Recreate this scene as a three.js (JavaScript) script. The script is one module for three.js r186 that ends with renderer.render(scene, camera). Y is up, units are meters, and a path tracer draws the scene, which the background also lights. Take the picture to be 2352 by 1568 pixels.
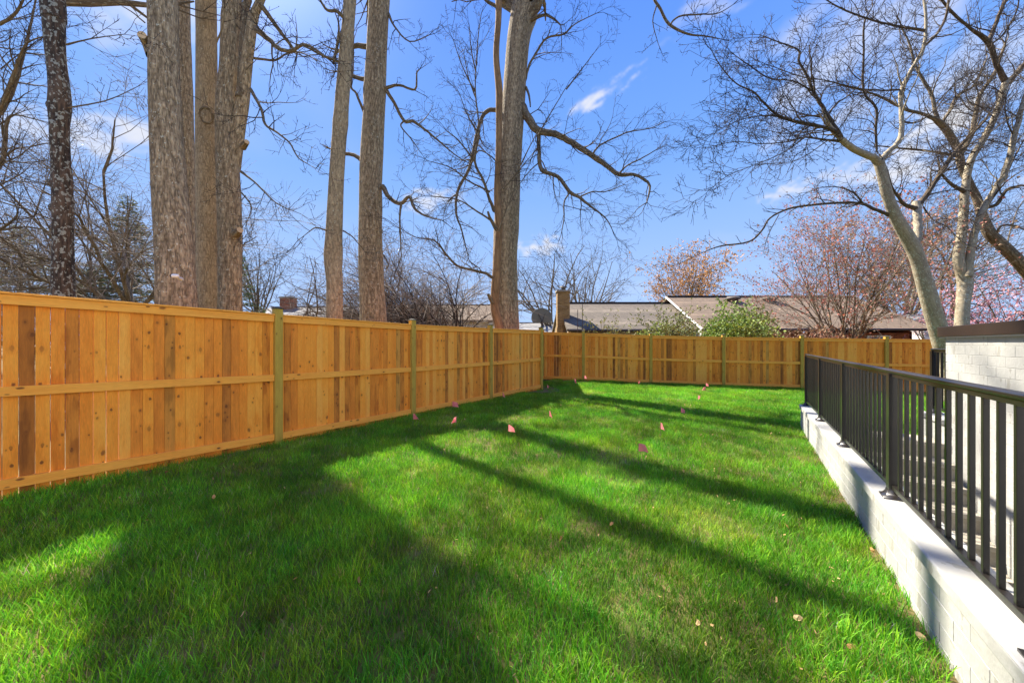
import * as THREE from 'three';
import { mergeGeometries } from 'three/addons/utils/BufferGeometryUtils.js';
import { RoundedBoxGeometry } from 'three/addons/geometries/RoundedBoxGeometry.js';

// ------------------------------------------------------------------ camera, sky, sun, exposure
const scene = new THREE.Scene();
const EYE = 1.5, F = 840, CX = 1176, HY = 789;               // lens measured on a 2352 x 1568 print of the photograph
const camera = new THREE.PerspectiveCamera(2 * Math.atan(784 / F) * 180 / Math.PI, 1024 / 682, 0.05, 900);
camera.position.set(0, EYE, 0);
camera.lookAt(0, EYE, -10);
camera.setViewOffset(1024, 682, 0, -2.2, 1024, 682);
const EXPOSURE = 4.0;
const SUN_AZ = -43 * Math.PI / 180, SUN_EL = 49 * Math.PI / 180;
const sunDir = new THREE.Vector3(Math.sin(SUN_AZ) * Math.cos(SUN_EL), Math.sin(SUN_EL), -Math.cos(SUN_AZ) * Math.cos(SUN_EL));
const sun = new THREE.DirectionalLight(new THREE.Color(1.0, 0.93, 0.80), 3.4);
sun.position.copy(sunDir).multiplyScalar(60);
sun.castShadow = true;
sun.shadow.radius = 2;
sun.shadow.mapSize.set(4096, 4096);
Object.assign(sun.shadow.camera, { left: -30, right: 30, top: 30, bottom: -30, near: 1, far: 140 });
scene.add(sun, sun.target);
const renderer = new THREE.WebGLRenderer({ antialias: true });
renderer.setSize(1024, 682);
renderer.toneMapping = THREE.LinearToneMapping;
renderer.toneMappingExposure = EXPOSURE;
renderer.shadowMap.enabled = true;

// ------------------------------------------------------------------ random numbers and noise
function rngOf(seed) { let a = seed >>> 0; return () => { a = (a + 0x6D2B79F5) | 0; let t = Math.imul(a ^ (a >>> 15), 1 | a); t = (t + Math.imul(t ^ (t >>> 7), 61 | t)) ^ t; return ((t ^ (t >>> 14)) >>> 0) / 4294967296; }; }
function hash(ix, iy, s) { let h = Math.imul(ix, 374761393) + Math.imul(iy, 668265263) + Math.imul(s, 974634777); h = Math.imul(h ^ (h >>> 13), 1274126177); return ((h ^ (h >>> 16)) >>> 0) / 4294967296; }
const mod = (a, n) => ((a % n) + n) % n, fade = (t) => t * t * (3 - 2 * t), clamp = THREE.MathUtils.clamp, lerp = THREE.MathUtils.lerp;
const sstep = (a, b, x) => { const t = clamp((x - a) / (b - a), 0, 1); return t * t * (3 - 2 * t); };
function vnoise(x, y, s, px = 0, py = 0) {
  const ix = Math.floor(x), iy = Math.floor(y), fx = fade(x - ix), fy = fade(y - iy);
  const X0 = px ? mod(ix, px) : ix, X1 = px ? mod(ix + 1, px) : ix + 1, Y0 = py ? mod(iy, py) : iy, Y1 = py ? mod(iy + 1, py) : iy + 1;
  const a = hash(X0, Y0, s), b = hash(X1, Y0, s), c = hash(X0, Y1, s), d = hash(X1, Y1, s);
  return a + (b - a) * fx + (c - a) * fy + (a - b - c + d) * fx * fy;
}
function fbm(x, y, s, o = 4, px = 0, py = 0) { let v = 0, a = 0.5, t = 0; for (let i = 0; i < o; i++) { v += a * vnoise(x, y, s + i * 17, px, py); t += a; a *= 0.5; x *= 2; y *= 2; px *= 2; py *= 2; } return v / t; }
const at = (x, y, d) => new THREE.Vector3((x - CX) / F * d, EYE + (HY - y) / F * d, -d);

// ------------------------------------------------------------------ sky: clear blue spring air with small fair-weather clouds
{
  const W = 2048, H = 1024, data = new Float32Array(W * H * 4);
  const K = 1 / EXPOSURE;
  const blobs = [];                                           // small clouds: bearing and height read off the photograph (degrees), half-sizes, tilt, strength
  const blob = (x, y, rx, ry, tilt, k) => { const v = at(x, y, 1); v.y -= EYE; const az = Math.atan2(v.x, -v.z), el = Math.atan2(v.y, Math.hypot(v.x, v.z)); blobs.push([az, el, rx / F, ry / F, tilt, k]); };
  blob(1375, 222, 66, 13, 0.40, 0.9); blob(1235, 568, 48, 20, 0.1, 1.0); blob(300, 325, 85, 34, 0.15, 0.9); blob(85, 292, 45, 24, 0.1, 0.6);
  blob(1990, 70, 170, 80, 0.5, 0.6); blob(2190, 275, 60, 32, 0.3, 1.0); blob(2060, 385, 70, 30, 0.2, 0.95); blob(1815, 437, 36, 14, 0.1, 0.8); blob(1930, 400, 40, 14, 0.0, 0.6);
  blob(985, 458, 60, 24, 0.1, 0.8); blob(300, 15, 120, 30, 0.2, 0.6); blob(1640, 8, 70, 22, 0.1, 0.4); blob(250, 70, 60, 26, 0.3, 0.35); blob(2300, 120, 70, 40, 0.4, 0.6);
  const r = rngOf(5);
  for (let i = 0; i < 74; i++) { const az = 0.95 + r() * 4.4, el = 0.1 + r() * 1.1; blobs.push([az > Math.PI ? az - 2 * Math.PI : az, el, 0.05 + r() * 0.13, 0.02 + r() * 0.05, r() * 0.5, 0.5 + r() * 0.5]); }
  const zen = [0.07, 0.25, 1.0], mid = [0.23, 0.48, 1.06], low = [0.50, 0.70, 1.08];
  for (let j = 0; j < H; j++) {
    const el = ((j + 0.5) / H - 0.5) * Math.PI, y = Math.sin(el), ce = Math.cos(el);
    for (let i = 0; i < W; i++) {
      const th = ((i + 0.5) / W - 0.5) * 2 * Math.PI, x = Math.cos(th) * ce, z = Math.sin(th) * ce;
      const e = Math.max(0, y), o = (j * W + i) * 4;
      const a = sstep(0, 0.5, e), b = sstep(0.3, 0.95, e);
      const cs = x * sunDir.x + y * sunDir.y + z * sunDir.z, glow = 0.06 * Math.pow(Math.max(0, cs), 8) + 1.2 * Math.pow(Math.max(0, cs), 50);
      let R = lerp(lerp(low[0], mid[0], a), zen[0], b) + glow, G = lerp(lerp(low[1], mid[1], a), zen[1], b) + glow, B = lerp(lerp(low[2], mid[2], a), zen[2], b) + glow * 0.9;
      if (e > 0.01) {
        const az = Math.atan2(x, -z);
        let alpha = 0;
        for (const [ba, be, rx, ry, tilt, k] of blobs) {
          let du = (az - ba); if (du > Math.PI) du -= 2 * Math.PI; if (du < -Math.PI) du += 2 * Math.PI; du *= ce;
          const dv = el - be; if (Math.abs(du) > rx * 2.2 || Math.abs(dv) > rx * 2.2) continue;
          const u = du * Math.cos(tilt) + dv * Math.sin(tilt), v = -du * Math.sin(tilt) + dv * Math.cos(tilt), d2 = (u / rx) ** 2 + (v / ry) ** 2;
          if (d2 > 4) continue;
          const n = fbm(u / rx * 3 + 40 + ba * 9, v / ry * 2.2 + be * 31, 71, 5);
          alpha = Math.max(alpha, k * sstep(0.0, 1.15, (1 - Math.sqrt(d2) * 0.78) + (n - 0.5) * 1.9 - 0.02));
        }
        alpha = Math.max(alpha, 0.10 * sstep(0.55, 0.8, fbm(x / (e + 0.15) * 1.6, z / (e + 0.15) * 1.6, 33, 5)));
        R = lerp(R, 0.86, alpha); G = lerp(G, 0.88, alpha); B = lerp(B, 0.96, alpha);
      }
      data[o] = R * K; data[o + 1] = G * K; data[o + 2] = B * K; data[o + 3] = 1;
    }
  }
  const t = new THREE.DataTexture(data, W, H, THREE.RGBAFormat, THREE.FloatType);
  t.mapping = THREE.EquirectangularReflectionMapping; t.magFilter = THREE.LinearFilter; t.needsUpdate = true;
  scene.background = t; scene.environment = t;
}

// ------------------------------------------------------------------ helpers
const used = new Map();
function numbered(name) { const n = used.get(name) ?? 0; used.set(name, n + 1); return n ? name + '_' + String(n).padStart(3, '0') : name; }
function put(o) { o.traverse((m) => { if (m.isMesh) { m.castShadow = true; m.receiveShadow = true; } }); return o; }
function thing(name, label, category, group, kind) { const o = new THREE.Group(); o.name = numbered(name); o.userData = { label, category }; if (group) o.userData.group = group; if (kind) o.userData.kind = kind; scene.add(o); return o; }
function part(name, geo, mat, parent, kind) { const m = new THREE.Mesh(geo, mat); m.name = name; m.castShadow = m.receiveShadow = true; if (kind) m.userData.kind = kind; parent.add(m); return m; }
const V3 = (x, y, z) => new THREE.Vector3(x, y, z);
function box(w, h, d, x = 0, y = 0, z = 0) { const g = new THREE.BoxGeometry(w, h, d); g.translate(x, y, z); return g; }
function boxUV(g, s = 1) {                                     // uv in metres by the face's main axis
  const p = g.attributes.position, n = g.attributes.normal, uv = new Float32Array(p.count * 2);
  for (let i = 0; i < p.count; i++) { const ax = Math.abs(n.getX(i)), ay = Math.abs(n.getY(i)), az = Math.abs(n.getZ(i)); const u = ax > ay && ax > az ? p.getZ(i) : p.getX(i), v = ay >= ax && ay >= az ? p.getZ(i) : p.getY(i); uv[2 * i] = u * s; uv[2 * i + 1] = v * s; }
  g.setAttribute('uv', new THREE.BufferAttribute(uv, 2)); return g;
}
function tex(w, h, fn, srgb = true) {
  const d = new Uint8Array(w * h * 4), c = [0, 0, 0];
  for (let j = 0; j < h; j++) for (let i = 0; i < w; i++) { fn(i / w, j / h, c, i, j); const o = (j * w + i) * 4; d[o] = clamp(c[0] * 255, 0, 255); d[o + 1] = clamp(c[1] * 255, 0, 255); d[o + 2] = clamp(c[2] * 255, 0, 255); d[o + 3] = 255; }
  const t = new THREE.DataTexture(d, w, h); t.wrapS = t.wrapT = THREE.RepeatWrapping; t.magFilter = THREE.LinearFilter; t.minFilter = THREE.LinearMipmapLinearFilter; t.generateMipmaps = true; if (srgb) t.colorSpace = THREE.SRGBColorSpace; t.needsUpdate = true; return t;
}
const s2 = (hex) => { const c = new THREE.Color(hex); c.convertLinearToSRGB(); return [c.r, c.g, c.b]; };   // sRGB triple of a hex
const mixc = (o, a, b, t) => { for (let k = 0; k < 3; k++) o[k] = a[k] + (b[k] - a[k]) * t; };

// ------------------------------------------------------------------ the yard's own axes: t runs along the railing away from the camera, r to its right
const TH = 32.9 * Math.PI / 180, ST = Math.sin(TH), CT = Math.cos(TH);
const yard = (t, r, y = 0) => V3(t * ST + r * CT, y, -(t * CT - r * ST));
const tOf = (x, z) => x * ST - z * CT, rOf = (x, z) => x * CT + z * ST;
const YTURN = Math.PI / 2 - TH;                               // local x = t, local z = r
function gy(x, z) { const r = clamp(rOf(x, z), -9, 12); return EYE - 1.405 - 0.0195 * (r + 5.65) + 0.02 * (vnoise(x * 0.7 + 9, z * 0.7, 3) - 0.5); }

// ------------------------------------------------------------------ materials of the setting
const soilTex = tex(512, 512, (u, v, c) => { const n = fbm(u * 16, v * 16, 4, 5, 16, 16), m = fbm(u * 4, v * 4, 8, 3, 4, 4); mixc(c, [0.32, 0.28, 0.15], [0.52, 0.46, 0.28], n); if (m > 0.5) mixc(c, c, [0.28, 0.34, 0.12], (m - 0.5) * 2); });
const M = {};
M.soil = new THREE.MeshStandardMaterial({ map: soilTex, roughness: 1 });

// ground: one sheet to the horizon with an opening for the stairwell
{
  const T = [-500, -200, -80, -40, -20, -12, -6, -3, -1.2, 0, 1, 2, 3, 4, 5, 6, 6.95, 8, 9, 10, 11, 12, 13, 14, 16, 18, 21, 25, 30, 40, 60, 100, 200, 500];
  const Rr = [-500, -200, -80, -40, -25, -16, -12, -9, -7.5, -6.5, -5.5, -4.5, -3.5, -2.5, -1.5, -0.5, 0.3, 0.85, 2.1, 3, 4, 5, 6, 8, 10, 12, 16, 25, 40, 80, 200, 500];
  const pos = [], uv = [], idx = [];
  for (const t of T) for (const r of Rr) { const p = yard(t, r); pos.push(p.x, gy(p.x, p.z), p.z); uv.push(t / 2, r / 2); }
  const n = Rr.length;
  for (let i = 0; i < T.length - 1; i++) for (let j = 0; j < n - 1; j++) {
    if (T[i] >= -1.2 && T[i + 1] <= 6.96 && Rr[j] >= 0.85 && Rr[j + 1] <= 2.11) continue;
    const a = i * n + j, b = a + 1, c = a + n, d = c + 1; idx.push(a, b, c, b, d, c);
  }
  const g = new THREE.BufferGeometry(); g.setAttribute('position', new THREE.Float32BufferAttribute(pos, 3)); g.setAttribute('uv', new THREE.Float32BufferAttribute(uv, 2)); g.setIndex(idx); g.computeVertexNormals();
  if (g.attributes.normal.getY(0) < 0) { for (let i = 0; i < idx.length; i += 3) { const k = idx[i + 1]; idx[i + 1] = idx[i + 2]; idx[i + 2] = k; } g.setIndex(idx); g.computeVertexNormals(); }
  const m = part('ground', g, M.soil, scene, 'structure'); m.userData.label = 'soil of the yards under and beyond the lawn'; m.userData.category = 'ground';
}

// ------------------------------------------------------------------ fence timber
function boardTex(seed, base, dark, knots, stain) {
  const r = rngOf(seed), K = [];
  for (let i = 0; i < knots; i++) K.push([0.15 + r() * 0.7, r() * 20, 0.06 + 0.17 * r() * r(), 0.35 + r() * 0.6]);
  const ph = r() * 10;
  const t = tex(96, 1024, (u, v, c) => {
    const L = v * 20;                                         // board is about 20 widths long
    let du = 0, kn = 0, ring = 0;
    for (const [ku, kv, kr, ks] of K) { const dx = u - ku, dy = (L - kv) * 0.75, d = Math.hypot(dx, dy); if (d < kr * 6) { du += dx * Math.exp(-d * d / (kr * kr * 5)) * 1.2; const e = Math.hypot(dx, dy * 0.9) / kr; kn = Math.max(kn, ks * (1 - sstep(0.55, 1.25, e + (fbm(u * 9, L * 5, seed + 3, 2) - 0.5) * 0.5))); ring = Math.max(ring, 0.4 * ks * Math.exp(-((e - 1.5) ** 2) * 1.2)); } }
    const uu = u - du * 0.7 + 0.12 * (fbm(u * 2, L * 0.35, seed + 5, 3) - 0.5);
    const g1 = vnoise(uu * 16 + ph, L * 0.35, seed), g2 = vnoise(uu * 44 + ph, L * 0.6, seed + 1), w = fbm(uu * 5, L * 0.5, seed + 2, 3), bl = fbm(u * 1.6, L * 0.45, seed + 9, 3);
    let k = 0.18 * (g1 - 0.5) + 0.13 * (g2 - 0.5) + 0.42 * (w - 0.5);
    mixc(c, base, dark, clamp(0.28 + k + 0.55 * (bl - 0.5) + stain * sstep(0.5, 0.75, bl), 0, 1));
    const f = 0.94 + 0.12 * vnoise(uu * 60, L * 3, seed + 6); c[0] *= f; c[1] *= f; c[2] *= f;
    if (ring > 0) mixc(c, c, dark, ring);
    if (kn > 0) mixc(c, c, [0.36, 0.18, 0.07], kn * 0.85);
  });
  return t;
}
const cedar = [];
{
  const A = [[1.0, 0.68, 0.26], [0.99, 0.65, 0.23], [1.0, 0.71, 0.31], [0.98, 0.62, 0.21], [0.96, 0.60, 0.20]], B = [[0.92, 0.54, 0.13], [0.90, 0.51, 0.11], [0.94, 0.57, 0.17], [0.85, 0.46, 0.09], [0.74, 0.39, 0.09]];
  for (let i = 0; i < 15; i++) { const k = i % 5; cedar.push(new THREE.MeshStandardMaterial({ map: boardTex(100 + i * 7, A[k], B[k], 1 + Math.floor((i * 7) % 6), i > 9 ? 0.35 : 0), roughness: 0.78 })); }
  cedar.push(new THREE.MeshStandardMaterial({ map: boardTex(301, [0.68, 0.40, 0.13], [0.46, 0.25, 0.07], 5, 0.4), roughness: 0.8 }));   // the odd dark heartwood board
  cedar.push(new THREE.MeshStandardMaterial({ map: boardTex(311, [0.72, 0.43, 0.14], [0.50, 0.28, 0.08], 4, 0.3), roughness: 0.8 }));
  cedar.push(new THREE.MeshStandardMaterial({ map: boardTex(321, [0.88, 0.62, 0.27], [0.64, 0.43, 0.17], 3, 0.45), roughness: 0.8 }));   // greyish sapwood
}
for (let i = 0; i < 5; i++) cedar.push(new THREE.MeshStandardMaterial({ map: boardTex(340 + i * 9, [[0.88, 0.55, 0.19], [0.90, 0.57, 0.18], [0.84, 0.52, 0.19], [0.92, 0.56, 0.16], [0.88, 0.58, 0.23]][i], [[0.66, 0.37, 0.10], [0.72, 0.39, 0.08], [0.60, 0.34, 0.10], [0.76, 0.38, 0.06], [0.66, 0.42, 0.14]][i], 3 + i * 2, 0.45), roughness: 0.8 }));
const railMats = [0, 1, 2].map((i) => { const m = new THREE.MeshStandardMaterial({ map: boardTex(500 + i * 11, [1.0, 0.70, 0.29], [0.93, 0.58, 0.19], 4, 0), roughness: 0.75 }); return m; });
M.post = new THREE.MeshStandardMaterial({ map: boardTex(700, [0.76, 0.63, 0.26], [0.62, 0.49, 0.17], 3, 0.1), roughness: 0.8 });
M.postCap = new THREE.MeshStandardMaterial({ color: 0x4a4636, roughness: 0.85 });
function plankUV(w, h, d, along) {                             // box whose texture runs once along its length ('y' upright, 'x' lying)
  const g = new RoundedBoxGeometry(w, h, d, 1, 0.0025), p = g.attributes.position, n = g.attributes.normal, uv = new Float32Array(p.count * 2);
  for (let i = 0; i < p.count; i++) {
    const a = along === 'y' ? p.getY(i) / h + 0.5 : p.getX(i) / w + 0.5;
    const side = Math.abs(n.getZ(i)) > 0.6 ? (along === 'y' ? p.getX(i) / w + 0.5 : p.getY(i) / h + 0.5) : p.getZ(i) / d * 0.2 + 0.5;
    uv[2 * i] = side; uv[2 * i + 1] = a;
  }
  g.setAttribute('uv', new THREE.BufferAttribute(uv, 2)); return g;
}
const BH = 1.72;
const boardGeo = [0, 1, 2, 3].map((k) => { const g = plankUV(0.0885, BH, 0.017, 'y'), uv = g.attributes.uv; for (let i = 0; i < uv.count; i++) { let a = uv.getX(i), b = uv.getY(i); if (k & 1) a = 1 - a; if (k & 2) b = 1 - b; uv.setXY(i, a, b); } return g; });
const postGeo = plankUV(0.1, 1, 0.1, 'y');
const postCapGeo = (() => { const a = box(0.118, 0.014, 0.118, 0, 0.007, 0), b = new THREE.CylinderGeometry(0.02, 0.083, 0.022, 4, 1); b.rotateY(Math.PI / 4); b.translate(0, 0.025, 0); return mergeGeometries([a, b]); })();
const railGeo = plankUV(1, 0.089, 0.038, 'x'), capGeo = plankUV(1, 0.02, 0.105, 'x');
// posts: [x, z, top of the cap board, bottom of the boards], heights in world metres; face = +1 when the lawn lies to the left of the running direction
function fenceRun(root, posts, face, seed, openGaps, skipFirstPost) {
  const r = rngOf(seed);
  for (let i = 0; i < posts.length; i++) {
    const [x, z, top] = posts[i], [x2, z2] = posts[Math.min(i + 1, posts.length - 1)], [x1, z1] = posts[Math.max(i - 1, 0)];
    const ang = Math.atan2(-(z2 - z1), x2 - x1), nx = Math.sin(ang) * face, nz = Math.cos(ang) * face;
    if (i === 0 && skipFirstPost) continue;
    const g = gy(x, z) - 0.15, h = top + 0.075 - g;
    const p = part('post', postGeo, M.post, root); p.scale.set(1, h, 1); p.position.set(x + nx * 0.022, g + h / 2, z + nz * 0.022); p.rotation.y = ang;
    const c = part('post_cap', postCapGeo, M.postCap, root); c.position.set(x + nx * 0.022, g + h, z + nz * 0.022); c.rotation.y = ang;
  }
  for (let i = 0; i < posts.length - 1; i++) {
    const [x1, z1, t1, b1] = posts[i], [x2, z2, t2, b2] = posts[i + 1];
    const dx = x2 - x1, dz = z2 - z1, L = Math.hypot(dx, dz), ang = Math.atan2(-dz, dx), nx = Math.sin(ang) * face, nz = Math.cos(ang) * face, tilt = Math.atan2(t2 - t1, L);
    const n = Math.max(1, Math.round((L - 0.012) / 0.0905)), step = L / n;
    for (let k = 0; k < n; k++) {
      const f = (k + 0.5) / n, top = lerp(t1, t2, f) - 0.02, bot = lerp(b1, b2, f) - 0.05 + (r() - 0.5) * 0.02, h = top - bot;
      const q = r(), mat = q < 0.065 ? cedar[15 + Math.floor(r() * 3)] : q < 0.20 ? cedar[18 + Math.floor(r() * 5)] : cedar[Math.floor(r() * 15)];
      const m = part('board', boardGeo[Math.floor(r() * 4)], mat, root);
      const gap = openGaps && openGaps(i, k) ? 0.0048 : 0.0012 + r() * 0.0012;
      m.scale.set((step - gap) / 0.0885, h / BH, 1); const j = (r() - 0.5) * 0.003;
      m.position.set(x1 + dx * f + nx * j, bot + h / 2, z1 + dz * f + nz * j); m.rotation.y = ang; m.rotation.z = (r() - 0.5) * 0.002;
    }
    const rail = (name, geo, mat, y1, y2, off) => { const m = part(name, geo, mat, root); m.scale.set((L - (name === 'cap_rail' ? 0.008 : 0.1)) / Math.cos(tilt), 1, 1); m.position.set(x1 + dx / 2 + nx * off, (y1 + y2) / 2, z1 + dz / 2 + nz * off); m.rotation.set(0, ang, Math.atan2(y2 - y1, L)); };
    const hh1 = t1 - b1, hh2 = t2 - b2, o = 0.0105 + 0.019 + 0.0015;
    rail('rail', railGeo, railMats[Math.floor(r() * 3)], t1 - 0.066, t2 - 0.066, o);
    rail('rail', railGeo, railMats[Math.floor(r() * 3)], t1 - 0.49 * hh1, t2 - 0.49 * hh2, o);
    rail('rail', railGeo, railMats[Math.floor(r() * 3)], t1 - 0.945 * hh1, t2 - 0.945 * hh2, o);
    rail('cap_rail', capGeo, railMats[Math.floor(r() * 3)], t1 - 0.0095, t2 - 0.0095, 0.014);
  }
}
const lf = (t) => [0.565 * t - 4.66, -(0.825 * t + 3.19)];
const bf = (k) => [2.72 + 2.39 * k, -(13.94 - 0.482 * k)];
{
  const f = thing('wooden_fence', 'orange cedar board fence running along the left side of the lawn', 'fence');
  fenceRun(f, [[-2.5, 0.47, 1.36], [-0.06, 0.47, 1.36], [2.378, 0.41, 1.40], [4.777, 0.375, 1.41], [7.243, 0.385, 1.41], [9.79, 0.41, 1.40]].map(([t, a, b]) => [...lf(t), EYE + a, EYE - b]), 1, 11, (i, k) => (i === 1 && k > 0 && k < 10 && k !== 3 && k !== 7) || (i === 0 && k % 4 === 1));
  const b = thing('wooden_fence', 'brown cedar board fence across the far end of the lawn', 'fence');
  const [ex, ez] = lf(9.79);
  fenceRun(b, [[ex + 0.01, ez - 0.06, EYE + 0.41, EYE - 1.40], [...bf(-0.648), EYE + 0.455, EYE - 1.40], [...bf(0), EYE + 0.40, EYE - 1.40], [...bf(1), EYE + 0.30, EYE - 1.475], [...bf(2), EYE + 0.235, EYE - 1.52], [...bf(3), EYE + 0.195, EYE - 1.545], [...bf(4), EYE + 0.157, EYE - 1.58], [...bf(5), EYE + 0.12, EYE - 1.62], [...bf(5.9), EYE + 0.1, EYE - 1.64]], 1, 23, (i, k) => i === 1 && k % 4 === 2, true);
}

// ------------------------------------------------------------------ painted masonry, stairs and railings on the right
const paintTex = tex(512, 512, (u, v, c) => { const n = fbm(u * 10, v * 10, 61, 5, 10, 10), s = fbm(u * 3, v * 3, 66, 4, 3, 3); const k = 0.675 + 0.07 * (n - 0.5) + 0.07 * (s - 0.5); c[0] = k + 0.018; c[1] = k + 0.01; c[2] = k - 0.016; if (n > 0.735) mixc(c, c, [0.55, 0.53, 0.48], 0.5); });
const paintBump = tex(512, 512, (u, v, c) => { c[0] = c[1] = c[2] = 0.6 * fbm(u * 40, v * 40, 81, 4, 40, 40) + 0.4 * fbm(u * 8, v * 8, 83, 3, 8, 8); }, false);
M.white = new THREE.MeshStandardMaterial({ map: paintTex, bumpMap: paintBump, bumpScale: 0.004, roughness: 0.62 });
M.concrete = new THREE.MeshStandardMaterial({ map: tex(512, 512, (u, v, c) => { const n = fbm(u * 24, v * 24, 91, 5, 24, 24), s = fbm(u * 3, v * 3, 95, 4, 3, 3); const k = 0.62 + 0.16 * (n - 0.5) + 0.22 * (s - 0.5); c[0] = k + 0.03; c[1] = k; c[2] = k - 0.06; }), bumpMap: paintBump, bumpScale: 0.004, roughness: 0.9 });
M.joint = new THREE.MeshStandardMaterial({ map: paintTex, roughness: 0.9 });
M.rail = new THREE.MeshPhysicalMaterial({ color: 0x231e1a, roughness: 0.42, metalness: 0.1, clearcoat: 0.5, clearcoatRoughness: 0.2, bumpMap: paintBump, bumpScale: 0.0006 });
M.bronze = new THREE.MeshStandardMaterial({ color: 0x3a2a1f, roughness: 0.5, metalness: 0.25, bumpMap: paintBump, bumpScale: 0.0008 });
M.flash = new THREE.MeshStandardMaterial({ color: 0xd9dade, roughness: 0.4, metalness: 0.3 });
const BL = 0.302, BHt = 0.1016;
function blockSet(n) { const out = []; for (let i = 0; i < n; i++) { const g = boxUV(new RoundedBoxGeometry(BL - 0.0045, BHt - 0.0045, 0.03, 1, 0.003)); const uv = g.attributes.uv; for (let k = 0; k < uv.count; k++) uv.setXY(k, uv.getX(k) + i * 0.17, uv.getY(k) + i * 0.31); out.push(g); } return out; }
const blocks = blockSet(5), halfBlocks = blockSet(3).map((g) => g.clone().scale(0.46, 1, 1));
function facing(parent, t0, t1, yTop, rows, r, seed) {         // rows of painted blocks on a wall face that looks towards -r
  const rg = rngOf(seed);
  for (let j = 0; j < rows; j++) {
    const y = yTop - (j + 0.5) * BHt;
    for (let t = t1 - (j % 2 ? BL / 2 : 0); t > t0 + 0.05; t -= BL) {
      const m = part('brick', blocks[Math.floor(rg() * 5)], M.white, parent); m.position.set(t - BL / 2, y, r + (rg() - 0.5) * 0.0018); m.rotation.z = (rg() - 0.5) * 0.005;
    }
    if (j % 2) { const m = part('brick', halfBlocks[Math.floor(rg() * 3)], M.white, parent); m.position.set(t1 - BL / 4, y, r + (rg() - 0.5) * 0.003); }
  }
}
function yardThing(name, label, category, group) { const o = thing(name, label, category, group); o.rotation.y = YTURN; return o; }
{
  const w = yardThing('low_brick_wall', 'low white painted brick wall with smooth cap beside the lawn under the black railing', 'wall');
  const top = EYE - 1.10, T0 = -1.2, T1 = 8.42;
  part('core', boxUV(box(T1 - T0 - 0.02, 1.75, 0.17, (T0 + T1) / 2, top - 0.07 - 0.875, 0.885)), M.joint, w);
  const cap = boxUV(new RoundedBoxGeometry(T1 - T0 + 0.02, 0.075, 0.235, 2, 0.012)); cap.translate((T0 + T1) / 2, top - 0.0375, 0.893);
  part('cap', cap, M.white, w);
  facing(w, 0.3, T1, top - 0.079, 5, 0.8125, 31);
  for (let j = 0; j < 5; j++) { const e = part('brick', halfBlocks[j % 3], M.white, w); e.rotation.y = Math.PI / 2; e.scale.x = 1.25; e.position.set(T1 + 0.001, top - 0.079 - (j + 0.5) * BHt, 0.885); }

  const tall = yardThing('high_brick_wall', 'tall white painted brick wall with dark metal coping right of the stairs', 'wall');
  const yt = EYE + 0.08, a0 = 3.62, a1 = 6.57;
  part('core', boxUV(box(a1 - a0 - 0.02, 3.1, 0.22, (a0 + a1) / 2, yt - 1.55 - 0.002, 2.125)), M.joint, tall);
  facing(tall, a0, a1, yt, 29, 2.0275, 41);
  for (let j = 0; j < 14; j++) { const e = part('brick', halfBlocks[j % 3], M.white, tall); e.rotation.y = Math.PI / 2; e.scale.x = 1.65; e.position.set(a1 + 0.001, yt - (j + 0.5) * BHt, 2.125); }
  const cp = boxUV(new RoundedBoxGeometry(a1 - a0 + 0.05, 0.12, 0.34, 2, 0.006)); cp.translate((a0 + a1) / 2 + 0.02, yt + 0.062, 2.12);
  part('coping', cp, M.bronze, tall);
  part('flashing', box(a1 - a0 + 0.03, 0.012, 0.30, (a0 + a1) / 2 + 0.015, yt - 0.004, 2.115), M.flash, tall);

  const lw = yardThing('low_brick_wall', 'short white painted brick wall at the head of the stairs, beyond the tall wall', 'wall');
  const lt = EYE - 0.93, l0 = 6.60, l1 = 7.32;
  part('core', boxUV(box(l1 - l0, 1.3, 0.18, (l0 + l1) / 2, lt - 0.06 - 0.65, 2.10)), M.joint, lw);
  facing(lw, l0, l1, lt - 0.06, 7, 2.0225, 47);
  const lc = boxUV(new RoundedBoxGeometry(l1 - l0 + 0.02, 0.06, 0.24, 2, 0.01)); lc.translate((l0 + l1) / 2 + 0.012, lt - 0.03, 2.1);
  part('cap', lc, M.white, lw);

  const st = yardThing('concrete_steps', 'pale concrete steps going down between the low wall and the tall wall', 'stairs');
  const rise = 0.18, run = 0.28, st0 = 6.49, w0 = 0.975, w1 = 1.98;
  for (let i = 0; i < 9; i++) {
    const front = st0 - run * i, back = i ? front + run + 0.04 : 6.94, y = EYE - 1.2 - rise * i;
    const g = boxUV(new RoundedBoxGeometry(back - front, 0.05, w1 - w0, 2, 0.008)); g.translate((front + back) / 2, y - 0.025, (w0 + w1) / 2); part('tread', g, M.concrete, st);
    part('riser', boxUV(box(0.3, rise, w1 - w0 - 0.01, front + 0.02 + 0.15, y - 0.05 - rise / 2 + 0.001, (w0 + w1) / 2)), M.concrete, st);
  }
  part('landing', boxUV(box(5.6, 0.1, w1 - w0, 1.45, EYE - 2.9, (w0 + w1) / 2)), M.concrete, st);
  part('head_wall', boxUV(box(0.1, 1.7, w1 - w0 - 0.02, 6.88, EYE - 1.25 - 0.86, (w0 + w1) / 2)), M.concrete, st);
}
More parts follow.
